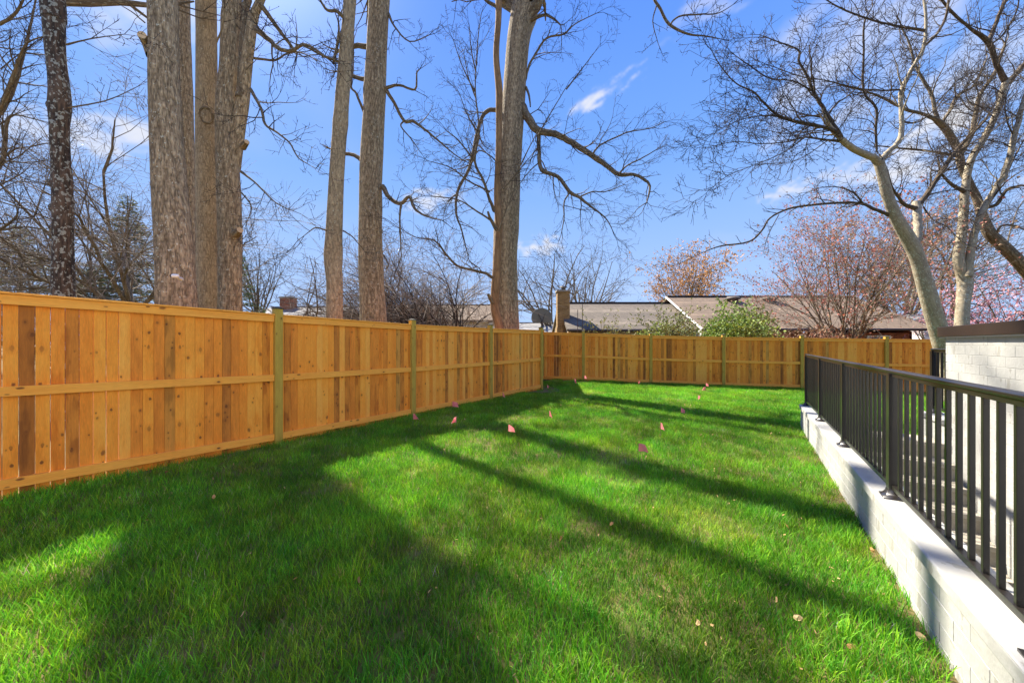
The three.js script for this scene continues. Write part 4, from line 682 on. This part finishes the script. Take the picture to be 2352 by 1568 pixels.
M.gutter = new THREE.MeshStandardMaterial({ color: 0x3a2f2a, roughness: 0.5 });
M.vent = new THREE.MeshStandardMaterial({ color: 0x5f564e, roughness: 0.7, metalness: 0.2 });
M.siding = new THREE.MeshStandardMaterial({ color: 0xb9a58a, roughness: 0.8 });
M.glass = new THREE.MeshPhysicalMaterial({ color: 0x30363c, roughness: 0.06, metalness: 0.0, clearcoat: 1 });
function slab(pts, th, scale) {                                // sloped quad with thickness; pts in order eave-left, eave-right, ridge-right, ridge-left
  const n = pts[1].clone().sub(pts[0]).cross(pts[3].clone().sub(pts[0])).normalize().multiplyScalar(-th), P = [], U = [];
  const L = (a, b) => a.distanceTo(b), w0 = L(pts[0], pts[1]), s = L(pts[0], pts[3]);
  const uv = [[0, 0], [w0, 0], [w0, s], [0, s]].map(([a, b]) => [a * scale, b * scale]), q = [0, 1, 2, 0, 2, 3];
  const tri = (A, uvA) => { for (const k of q) { P.push(A[k].x, A[k].y, A[k].z); U.push(...uvA[k]); } };
  tri(pts, uv); const low = pts.map((p) => p.clone().add(n)); tri([low[3], low[2], low[1], low[0]], uv);
  for (let k = 0; k < 4; k++) { const a = k, b = (k + 1) % 4; tri([low[a], low[b], pts[b], pts[a]], [[0, 0], [0.3, 0], [0.3, 0.05], [0, 0.05]]); }
  const g = new THREE.BufferGeometry(); g.setAttribute('position', new THREE.Float32BufferAttribute(P, 3)); g.setAttribute('uv', new THREE.Float32BufferAttribute(U, 2)); g.computeVertexNormals(); return g;
}
function beam(a, b, w, h) { const l = a.distanceTo(b), g = new THREE.BoxGeometry(l, h, w), m = new THREE.Matrix4(), x = b.clone().sub(a).normalize(), z = V3(0, 0, 1), y = z.clone().cross(x).normalize(); z.copy(x.clone().cross(y)); m.makeBasis(x, y, z); m.setPosition(a.clone().add(b).multiplyScalar(0.5)); g.applyMatrix4(m); return g; }
function gable(parent, x0, x1, zE, zR, yE, yR, roof, th = 0.14) {
  const zB = 2 * zR - zE;
  const r = part('roof', slab([V3(x0, yE, zE), V3(x1, yE, zE), V3(x1, yR, zR), V3(x0, yR, zR)], th, 0.5), roof, parent);
  part('back_roof', slab([V3(x1, yE, zB), V3(x0, yE, zB), V3(x0, yR - 0.001, zR - 0.002), V3(x1, yR - 0.001, zR - 0.002)], th, 0.5), roof, parent);
  part('ridge_cap', beam(V3(x0, yR + 0.015, zR), V3(x1, yR + 0.015, zR), 0.3, 0.05), roof, parent);
  return r;
}
function pent(x, y0, yE, yR, zE, zR, th) { const zB = 2 * zR - zE, s = new THREE.Shape([new THREE.Vector2(zE, y0), new THREE.Vector2(zE, yE), new THREE.Vector2(zR, yR), new THREE.Vector2(zB, yE), new THREE.Vector2(zB, y0)]); const g = new THREE.ExtrudeGeometry(s, { depth: th, bevelEnabled: false }); g.rotateY(-Math.PI / 2); g.translate(x, 0, 0); return boxUV(g); }
{
  const h = thing('brick_house', 'long low brick house with weathered shingle roof beyond the far fence', 'house');
  // low left section
  gable(h, 3.02, 10.6, -20.0, -24, EYE + 0.80, EYE + 2.68, M.roofA);
  part('wall', boxUV(box(6.9, 2.6, 6.6, 6.75, EYE + 0.62 - 1.32, -23.9)), M.siding, h);
  part('gutter', new THREE.CylinderGeometry(0.06, 0.06, 7.4, 8).rotateZ(Math.PI / 2).translate(6.8, EYE + 0.72, -19.93), M.gutter, h);
  part('gable_wall', pent(3.3, EYE - 1.6, EYE + 0.72, EYE + 2.45, -20.5, -24, 0.15), M.siding, h);
  // main section
  const roof = gable(h, 10.15, 22.4, -19.4, -24, EYE + 0.82, EYE + 3.10, M.roofB);
  part('wall', boxUV(box(11.4, 2.5, 7.6, 16.4, EYE + 0.6 - 1.25, -24)), M.brickRed, h);
  part('gable_wall', pent(10.75, EYE - 1.6, EYE + 0.66, EYE + 2.85, -20.2, -24, 0.15), M.trim, h);
  part('gable_wall', pent(22.12, EYE - 1.6, EYE + 0.66, EYE + 2.85, -20.2, -24, 0.15), M.brickRed, h);
  part('gutter', new THREE.CylinderGeometry(0.065, 0.065, 11.9, 8).rotateZ(Math.PI / 2).translate(16.3, EYE + 0.74, -19.32), M.gutter, h);
  part('rake_board', beam(V3(10.13, EYE + 0.76, -19.38), V3(10.13, EYE + 3.05, -23.98), 0.05, 0.2), M.trim, h);
  part('soffit', box(0.5, 0.34, 0.9, 10.36, EYE + 0.57, -19.95), M.trim, h);
  part('downspout', new THREE.CylinderGeometry(0.045, 0.045, 2.4, 8).translate(10.62, EYE - 0.6, -19.9), M.trim, h);
  for (const x of [14.0, 16.35]) { const v = lathe([[0.0, 0.22], [0.30, 0.20], [0.42, 0.10], [0.44, 0.03], [0.30, 0.0], [0.30, -0.2]], 20), m = part('roof_vent', v, M.vent, h); m.position.set(x, EYE + 2.78, -23.15); }
  for (const x of [12.6, 17.5, 20.2]) { const f = part('window', boxUV(box(1.3, 1.1, 0.08, x, EYE - 0.1, -20.14)), M.trim, h); part('pane', box(1.1, 0.9, 0.02, x, EYE - 0.1, -20.085), M.glass, f); }
  const c = part('chimney', boxUV(box(0.72, 6.4, 0.66, 3.02, EYE + 3.05 - 3.2, -21.7)), M.brickTan, h);
  part('chimney_shoulder', boxUV(box(0.34, 4.4, 0.9, 2.72, EYE + 0.9 - 2.2, -21.2)), M.brickTan, h);
  part('crown', box(0.84, 0.09, 0.78, 3.02, EYE + 3.09, -21.7), M.concrete, c);
  const pot = new THREE.CylinderGeometry(0.13, 0.13, 0.16, 12); pot.translate(3.05, EYE + 3.21, -21.7); part('flue', pot, M.vent, c);
  const hood = new THREE.CylinderGeometry(0.2, 0.24, 0.05, 12); hood.translate(3.05, EYE + 3.36, -21.7); part('flue_cap', hood, M.vent, c);
}
function farHouse(label, x0, x1, zE, zR, yE, yR, wallMat, roof, chimney) {
  const h = thing('distant_house', label, 'house');
  gable(h, x0, x1, zE, zR, yE, yR, roof, 0.2);
  part('wall', boxUV(box(x1 - x0 - 0.7, yE + 1.0, Math.abs(zR - zE) * 2 - 0.8, (x0 + x1) / 2, (yE - 1.0) / 2 - 0.08, zR)), wallMat, h);
  for (const x of [x0 + 0.36, x1 - 0.36]) part('gable_wall', pent(x + 0.07, -0.5, yE - 0.12, yR - 0.28, zE - 0.5, zR, 0.14), wallMat, h);
  for (let x = x0 + 1.6; x < x1 - 1; x += 2.6) { const w = part('window', box(1.0, 1.1, 0.08, x, yE - 1.0, zE - 0.42), M.trim, h); part('pane', box(0.82, 0.9, 0.02, x, yE - 1.0, zE - 0.365), M.glass, w); }
  if (chimney) { const [cx, cw, ch] = chimney, c = part('chimney', boxUV(box(cw, ch, cw, cx, ch / 2, zR + 0.6)), M.brickRed, h); part('crown', box(cw + 0.12, 0.1, cw + 0.12, cx, ch + 0.05, zR + 0.6), M.concrete, c); }
}
farHouse('far brick house with square red chimney showing right of the forked trunk', -20.4, -13.6, -27.5, -31, EYE + 2.0, EYE + 3.1, M.brickRed, M.roofC, [-18.6, 0.9, EYE + 3.75]);
farHouse('far beige house half hidden by the tangled shrub', -10.4, -1.6, -30, -34, EYE + 1.95, EYE + 3.6, M.siding, M.roofB);
farHouse('far low grey-roofed house between the tall trunk and the brick chimney', 0.2, 6.8, -31, -35, EYE + 0.9, EYE + 2.0, M.siding, M.roofC);
{
  const h = thing('garden_shed', 'small white shed with window past the end of the brick house', 'shed');
  const p = at(2122, HY, 24);
  part('wall', boxUV(box(1.7, 2.3, 1.6, p.x, EYE - 1.65 + 1.15 + 0.9, p.z)), M.trim, h);
  part('roof', slab([V3(p.x - 1.0, EYE + 1.52, p.z + 1.0), V3(p.x + 1.0, EYE + 1.52, p.z + 1.0), V3(p.x + 1.0, EYE + 2.0, p.z - 1.0), V3(p.x - 1.0, EYE + 2.0, p.z - 1.0)], 0.08, 0.5), M.roofC, h);
  const w = part('window', box(0.7, 0.7, 0.06, p.x, EYE + 0.55, p.z + 0.82), M.trim, h);
  for (const a of [-1, 1]) for (const b of [-1, 1]) part('pane', box(0.26, 0.26, 0.02, p.x + a * 0.155, EYE + 0.55 + b * 0.155, p.z + 0.853), M.glass, w);
}
// the white painted house this yard belongs to: it stands beside and behind the camera, outside the frame, and throws sunlight back on the fences
{
  const h = yardThing('white_house', 'white painted brick house beside the stairs, outside the right edge of the view', 'house');
  const r0 = 2.02;
  M.houseWhite = new THREE.MeshStandardMaterial({ color: 0xe6e4de, roughness: 0.7, bumpMap: paintBump, bumpScale: 0.004 });
  part('wall', boxUV(box(15.6, 8.6, 7.6, -4.2, EYE - 3.0 + 4.3, r0 + 3.8)), M.houseWhite, h);
  part('roof', boxUV(box(16.6, 0.3, 8.6, -4.2, EYE + 5.75, r0 + 3.8)), M.roofC, h);
  for (const [t, y] of [[1.8, 0.6], [-1.6, 0.6], [-5.2, 0.6], [1.8, 3.5], [-1.6, 3.5], [-5.2, 3.5], [-8.8, 3.5]]) { const f = part('window', box(1.25, 1.5, 0.08, t, EYE + y, r0 - 0.02), M.trim, h); for (const s of [-1, 1]) part('pane', box(1.08, 0.63, 0.02, t, EYE + y + s * 0.35, r0 - 0.066), M.glass, f); }
}
// basketball hoop
{
  const o = thing('basketball_hoop', 'grey fan-shaped basketball backboard on a dark pole beyond the fence corner', 'basketball hoop'), D = 18.5, p = at(1245, 723, D);
  M.board = new THREE.MeshPhysicalMaterial({ color: 0x6e726c, roughness: 0.35, transmission: 0.25, thickness: 0 });
  const s = new THREE.Shape(); const hw = 0.52, hh = 0.38; s.moveTo(-hw * 0.72, -hh); s.lineTo(hw * 0.72, -hh); s.quadraticCurveTo(hw, -hh * 0.9, hw, -hh * 0.35); s.quadraticCurveTo(hw, hh * 0.8, 0, hh); s.quadraticCurveTo(-hw, hh * 0.8, -hw, -hh * 0.35); s.quadraticCurveTo(-hw, -hh * 0.9, -hw * 0.72, -hh);
  const g = new THREE.ExtrudeGeometry(s, { depth: 0.03, bevelSize: 0.008, bevelThickness: 0.008, bevelSegments: 1 }); g.translate(p.x, p.y, p.z - 0.25); part('backboard', g, M.board, o);
  const gy0 = gy(p.x, p.z); const pole = new THREE.CylinderGeometry(0.05, 0.05, p.y - 0.3 - gy0, 10); pole.translate(p.x, (p.y - 0.3 + gy0) / 2, p.z); part('pole', pole, M.gutter, o);
  for (const k of [-1, 1]) part('bracket', beam(V3(p.x, p.y - 0.35, p.z), V3(p.x + k * 0.18, p.y + 0.1, p.z - 0.2), 0.03, 0.03), M.gutter, o);
  const rim = new THREE.TorusGeometry(0.225, 0.012, 6, 24); rim.rotateX(Math.PI / 2); rim.translate(p.x, p.y - 0.15, p.z - 0.5); part('rim', rim, new THREE.MeshStandardMaterial({ color: 0xb04a20, roughness: 0.5 }), o);
}
// security camera on the broad trunk
{
  const o = thing('security_camera', 'small white security camera fixed on the broadest trunk', 'camera'), p = at(403, 634, 5.93);
  o.position.copy(p); o.rotation.y = 0.5;
  M.plastic = new THREE.MeshStandardMaterial({ color: 0xf0f0ee, roughness: 0.4 });
  const body = new THREE.CapsuleGeometry(0.03, 0.05, 6, 14); body.rotateZ(Math.PI / 2); body.rotateY(-0.3); body.translate(0, 0, 0.03); const bm = part('body', body, M.plastic, o);
  const lens = new THREE.CylinderGeometry(0.024, 0.024, 0.012, 14); lens.rotateZ(Math.PI / 2); lens.rotateY(-0.3); lens.translate(-0.056, 0, 0.012); part('lens', lens, M.gutter, bm);
  part('mount', new THREE.CylinderGeometry(0.018, 0.03, 0.22, 10).rotateX(Math.PI / 2).translate(0.02, -0.015, -0.09), M.plastic, o);
}
// garden stakes behind the far fence
for (const [x, y, D] of [[1327, 712, 15.4], [1338, 700, 15.9]]) {
  const p = at(x, y, D), g = gy(p.x, p.z), s = thing('garden_stake', x < 1330 ? 'shorter of the two thin dark stakes over the far fence below the chimney' : 'taller of the two thin dark stakes over the far fence below the chimney', 'stake');
  part('rod', new THREE.CylinderGeometry(0.014, 0.016, p.y - g, 6).translate(p.x, (p.y + g) / 2, p.z), M.gutter, s);
  part('tip', new THREE.ConeGeometry(0.014, 0.05, 6).translate(p.x, p.y + 0.025, p.z), M.gutter, s);
}

// ------------------------------------------------------------------ lawn
function inLawn(x, z) {
  const t = tOf(x, z), r = rOf(x, z);
  const a = lf(0), ux = 0.565, uz = -0.825, v = (x - a[0]) * (-uz) + (z - a[1]) * ux;   // metres right of the left fence
  if (v < 0.035 && (x * 0.565 - z * 0.825) < 9.85) return false;
  const [bx, bz] = bf(0), [cx, cz] = bf(1), L = Math.hypot(cx - bx, cz - bz), w = (x - bx) * (cz - bz) / L - (z - bz) * (cx - bx) / L;
  if (w > -0.05) return false;
  if ((x * 0.565 - z * 0.825) > 9.8 && x < 0.871 + (-z - 11.27) * 0.1 + 0.05) return false;
  if (r > 0.765 && t < 8.44 && r < 1.0) return false;
  if (r >= 1.0 && t < 6.95 && r < 2.02) return false;
  if (r >= 1.97 && t < 7.34) return false;
  return r < 9.5;
}
{
  const root = thing('lawn_grass', 'dense green lawn grass filling the yard', 'grass', undefined, 'stuff');
  M.grass = new THREE.MeshPhysicalMaterial({ vertexColors: true, roughness: 0.8, transmission: 0.5, thickness: 0, side: THREE.DoubleSide, specularIntensity: 0.25 });
  function tuft(seed, blades, rad, hmin, hmax, wid) {
    const R = rngOf(seed), b = new Buf();
    for (let k = 0; k < blades; k++) {
      const an = R() * 6.283, d = Math.sqrt(R()) * rad, x0 = Math.cos(an) * d, z0 = Math.sin(an) * d, h = lerp(hmin, hmax, Math.pow(R(), 1.4)), dirA = R() * 6.283, bend = 0.15 + 0.85 * R() * R() + 0.1, w = wid * (0.7 + 0.6 * R()), yaw = R() * 6.283, wx = Math.cos(yaw) * w / 2, wz = Math.sin(yaw) * w / 2;
      const dx = Math.cos(dirA), dz = Math.sin(dirA), e = b.p.length / 3; let px = x0, py = 0, pz = z0, tilt = 0.12 * R() + 0.1; const q = R(), k2 = 0.5 + 0.85 * R();
      const col = q < 0.04 ? [0.52 * k2, 0.49 * k2, 0.20 * k2] : q < 0.3 ? [0.35 * k2, 0.66 * k2, 0.03 * k2] : q < 0.65 ? [0.24 * k2, 0.56 * k2, 0.028 * k2] : [0.165 * k2, 0.46 * k2, 0.035 * k2];
      for (let s = 0; s < 4; s++) { const ww = [1, 0.95, 0.66, 0][s]; b.p.push(px - wx * ww, py, pz - wz * ww); b.c.push(...col); if (s < 3) { b.p.push(px + wx * ww, py, pz + wz * ww); b.c.push(...col); } const L = h / 3; px += dx * Math.sin(tilt) * L; pz += dz * Math.sin(tilt) * L; py += Math.cos(tilt) * L; tilt += bend * 0.62; }
      b.i.push(e, e + 1, e + 2, e + 1, e + 3, e + 2, e + 2, e + 3, e + 4, e + 3, e + 5, e + 4, e + 4, e + 5, e + 6);
    }
    return b.geo(true);
  }
  const kinds = []; for (let i = 0; i < 6; i++) kinds.push(tuft(400 + i, 34, 0.066, 0.045, 0.118, 0.0043));
  const far = []; for (let i = 0; i < 3; i++) far.push(tuft(430 + i, 48, 0.10, 0.045, 0.11, 0.006));
  const lists = [...kinds, ...far].map(() => []), R = rngOf(77), q = new THREE.Quaternion(), up = V3(0, 1, 0);
  function sow(step, d0, d1, set, n) {
    for (let t = -0.5; t < 22; t += step) for (let r = -6.2; r < 9.5; r += step) {
      const p = yard(t + (R() - 0.5) * step, r + (R() - 0.5) * step), D = -p.z, dist = Math.hypot(p.x, D);
      if (dist < d0 || dist >= d1 || D < -0.2 || Math.abs(p.x) > 1.55 * D + 1.6) continue;
      if (!inLawn(p.x, p.z)) continue;
      const soil = Math.hypot(p.x - 0.75, D - 11.2) < 0.75 && R() < 0.85 || Math.hypot(p.x - 2.2, D - 13.9) < 0.8 && R() < 0.6; if (soil) continue;
      const n1 = fbm(p.x * 0.9 + 20, p.z * 0.9, 5, 3), n2 = fbm(p.x * 3.1 + 7, p.z * 3.1, 6, 3), dry = sstep(0.60, 0.78, fbm(p.x * 1.7 + 3, p.z * 1.7 + 8, 14, 3));
      const s = (0.72 + 0.5 * n2) * (0.85 + 0.3 * R()) * (1 - 0.25 * dry);
      const k = 0.82 + 0.55 * (n1 - 0.5) + 0.75 * (n2 - 0.5) + 0.34 * (R() - 0.5), hue = 0.55 * (fbm(p.x * 1.9 + 31, p.z * 1.9, 9, 3) - 0.5) + 0.5 * (R() - 0.5), pale = R() < 0.05 ? 0.9 : 0;
      lists[set + Math.floor(R() * n)].push([new THREE.Matrix4().compose(V3(p.x, gy(p.x, p.z) - 0.006, p.z), q.clone().setFromAxisAngle(up, R() * 6.283), V3(s * (0.9 + 0.3 * R()), s * (0.85 + 0.3 * R()), s)), [k * (1 + 0.6 * dry + hue + pale * 0.5), k * (1 + 0.14 * dry + pale * 0.25), k * (1 + 1.2 * dry - hue * 0.4 + pale * 2)]]);
    }
  }
  sow(0.058, 0, 4.6, 0, 6); sow(0.075, 4.6, 8.5, 0, 6); sow(0.105, 8.5, 24, 6, 3);
  const c = new THREE.Color();
  [...kinds, ...far].forEach((g, i) => { const L = lists[i], m = new THREE.InstancedMesh(g, M.grass, L.length); m.name = 'grass_tufts'; m.userData.kind = 'stuff'; L.forEach(([mx, col], k) => { m.setMatrixAt(k, mx); m.setColorAt(k, c.setRGB(...col)); }); m.castShadow = m.receiveShadow = true; root.add(m); });
}
// ------------------------------------------------------------------ pink utility flags
{
  M.flag = new THREE.MeshPhysicalMaterial({ color: new THREE.Color(1.0, 0.28, 0.30), roughness: 0.95, transmission: 0.5, thickness: 0, side: THREE.DoubleSide });
  M.wire = new THREE.MeshStandardMaterial({ color: 0x6a6a68, roughness: 0.4, metalness: 0.8 });
  // [x, y of the flag's middle on the print, turn, droop, label]
  const F0 = [[949, 957, 0.5, 1.0, 'pink flag nearest the left fence, beside the second visible fence post'], [1039, 930, 0.1, 0.15, 'upright square pink flag close to the left fence'], [1048, 965, 2.4, 0.8, 'drooping pink flag just in front of the square flag by the left fence'], [1155, 908, 0.9, 0.7, 'small pink flag near the third visible post of the left fence'],
    [1168, 985, 0.4, 0.6, 'pink flag at the edge of the sunlit patch in the left middle of the lawn'], [1257, 887, 1.1, 0.8, 'pink flag by the fence corner'], [1262, 952, 0.8, 0.9, 'pink flag standing alone in the middle of the lawn'], [1320, 875, 0.9, 0.9, 'tiny pink flag against the far fence, right of the corner flag'],
    [1343, 867, 0.4, 0.5, 'tiny pink flag in front of the first post of the far fence'], [1469, 877, 1.25, 0.8, 'tiny pink flag seen edge-on at the far fence, left of the second post'], [1622, 883, 0.5, 0.8, 'upper of the two pink flags close together near the far fence'], [1621, 893, 2.2, 0.6, 'lower of the two pink flags close together near the far fence'],
    [1605, 913, 1.0, 0.5, 'pink flag just below the pair near the far fence'], [1565, 943, 0.6, 0.7, 'pink flag third from the front in the right-hand row'], [1518, 981, 0.5, 0.7, 'pink flag second from the front in the right-hand row'], [1467, 1031, 0.2, 0.25, 'nearest pink flag, at the front of the right-hand row']];
  F0.forEach(([x, y, turn, droop, label], i) => {
    let D = 6; for (let k = 0; k < 20; k++) { const p = at(x, y, D); D = clamp((EYE - gy(p.x, p.z) - 0.205) * F / Math.max(20, y - HY), 1, 13.6); }
    const p = at(x, y, D), g = gy(p.x, p.z), o = thing('survey_flag', label, 'flag', 'pink survey flags on the lawn'); o.position.set(p.x, g, p.z); o.rotation.y = turn;
    const w = part('wire', new THREE.CylinderGeometry(0.002, 0.002, 0.285, 5).translate(0, 0.1375, 0), M.wire, o); w.rotation.z = 0.04;
    const R = rngOf(600 + i), fg = new THREE.PlaneGeometry(0.115, 0.095, 8, 6), q = fg.attributes.position, ph = R() * 6;
    for (let k = 0; k < q.count; k++) { const u = q.getX(k) / 0.115 + 0.5, v = q.getY(k) + 0.0475; q.setXYZ(k, u * 0.115 * (1 - 0.28 * droop * u) - 0.02 * (v - 0.0475) / 0.0475 * u * (0.4 + droop), 0.275 - 0.10 + v * 1.05 * (1 - 0.35 * droop * u) - (0.25 + droop) * u * u * 0.045 - droop * 0.012 * Math.sin(u * 3 + ph), 0.026 * Math.sin(u * 5.0 + ph + v * 16) * u * (0.6 + droop)); }
    fg.computeVertexNormals(); part('flag', fg, M.flag, o);
  });
}
// ------------------------------------------------------------------ fallen leaves on the grass
{
  const cols = [0xb98a55, 0x9c6b3c, 0xc9a77a, 0x8a5a35].map((c) => new THREE.MeshStandardMaterial({ color: c, roughness: 0.85, side: THREE.DoubleSide }));
  const Lf = [[490, 1140, 'in the shade near the left fence', 0], [962, 1118, 'in the sunlit patch at left centre', 2], [1808, 1200, 'in the grass left of the low wall', 1], [1822, 1408, 'left of the pale pair near the low wall', 2], [2032, 1420, 'larger of those in the shadow by the low wall', 0], [2130, 1462, 'lying against the foot of the low wall', 2], [1945, 1472, 'upright one in the lower right grass', 0], [1607, 1418, 'in the lower right sunlight', 2], [880, 1350, 'in the shadow at lower centre', 0], [1400, 1200, 'in the sunlight right of centre', 0], [1290, 1225, 'in the middle of the lawn', 1], [2010, 1262, 'half buried beside the low wall further back', 0], [420, 1064, 'at the foot of the left fence', 1], [385, 1078, 'at the foot of the left fence, further left', 3]];
  Lf.forEach(([x, y, where, c], i) => {
    let D = 3; for (let k = 0; k < 20; k++) { const p = at(x, y, D); D = (EYE - gy(p.x, p.z) - 0.07) * F / (y - HY); }
    const p = at(x, y, D), o = thing('fallen_leaf', 'dry brown leaf ' + where, 'leaf', 'dry leaves on the lawn'), R = rngOf(800 + i), L = 0.036 + 0.016 * R();
    const s = new THREE.Shape(); s.moveTo(0, 0); s.bezierCurveTo(L * 0.45, L * 0.1, L * 0.42, L * 0.7, 0, L); s.bezierCurveTo(-L * 0.42, L * 0.7, -L * 0.45, L * 0.1, 0, 0);
    const g = new THREE.ExtrudeGeometry(s, { depth: 0.0008, bevelEnabled: false, curveSegments: 8 }), q = g.attributes.position; for (let k = 0; k < q.count; k++) { const X = q.getX(k), Y = q.getY(k); q.setZ(k, q.getZ(k) + 9 * X * X + 5 * (Y - L / 2) ** 2 + 0.004 * Math.sin(X * 200 + Y * 90)); } g.computeVertexNormals();
    o.position.set(p.x, gy(p.x, p.z) + 0.05, p.z); o.rotation.set(-1.1 + 0.5 * R(), R() * 6, R() * 6); part('blade', g, cols[c], o);
    part('stalk', new THREE.CylinderGeometry(0.0009, 0.0012, 0.03, 5).translate(0, -0.012, 0.003), cols[3], o);
  });
}
// crumbs of dry leaf and straw caught in the grass
{
  const R = rngOf(911), g = new THREE.PlaneGeometry(0.02, 0.007, 4, 1), q = g.attributes.position; for (let i = 0; i < q.count; i++) q.setZ(i, 16 * q.getX(i) ** 2); g.computeVertexNormals();
  const L = [], e = new THREE.Euler(), qt = new THREE.Quaternion(), c = new THREE.Color();
  for (let i = 0; i < 900; i++) { const p = yard(0.4 + R() * 12, -5.6 + R() * 6.3); if (!inLawn(p.x, p.z) || -p.z < 0.9) continue; const s = 0.6 + 1.5 * R() * R(); L.push([new THREE.Matrix4().compose(V3(p.x, gy(p.x, p.z) + 0.035 + 0.035 * R(), p.z), qt.setFromEuler(e.set(-1.5 + R() - 0.5, R() * 6, R() * 6)).clone(), V3(s, s * (0.5 + R() * 1.6), s)), 0.55 + 0.8 * R()]); }
  const m = new THREE.InstancedMesh(g, new THREE.MeshStandardMaterial({ color: 0xb39264, roughness: 0.9, side: THREE.DoubleSide }), L.length); m.name = 'leaf_litter'; m.userData = { kind: 'stuff', label: 'tiny crumbs of dry leaf and straw in the lawn', category: 'litter' };
  L.forEach(([mx, k], i) => { m.setMatrixAt(i, mx); m.setColorAt(i, c.setRGB(k, k * 0.95, k * 0.9)); }); scene.add(m);
}
put(scene);
renderer.render(scene, camera);
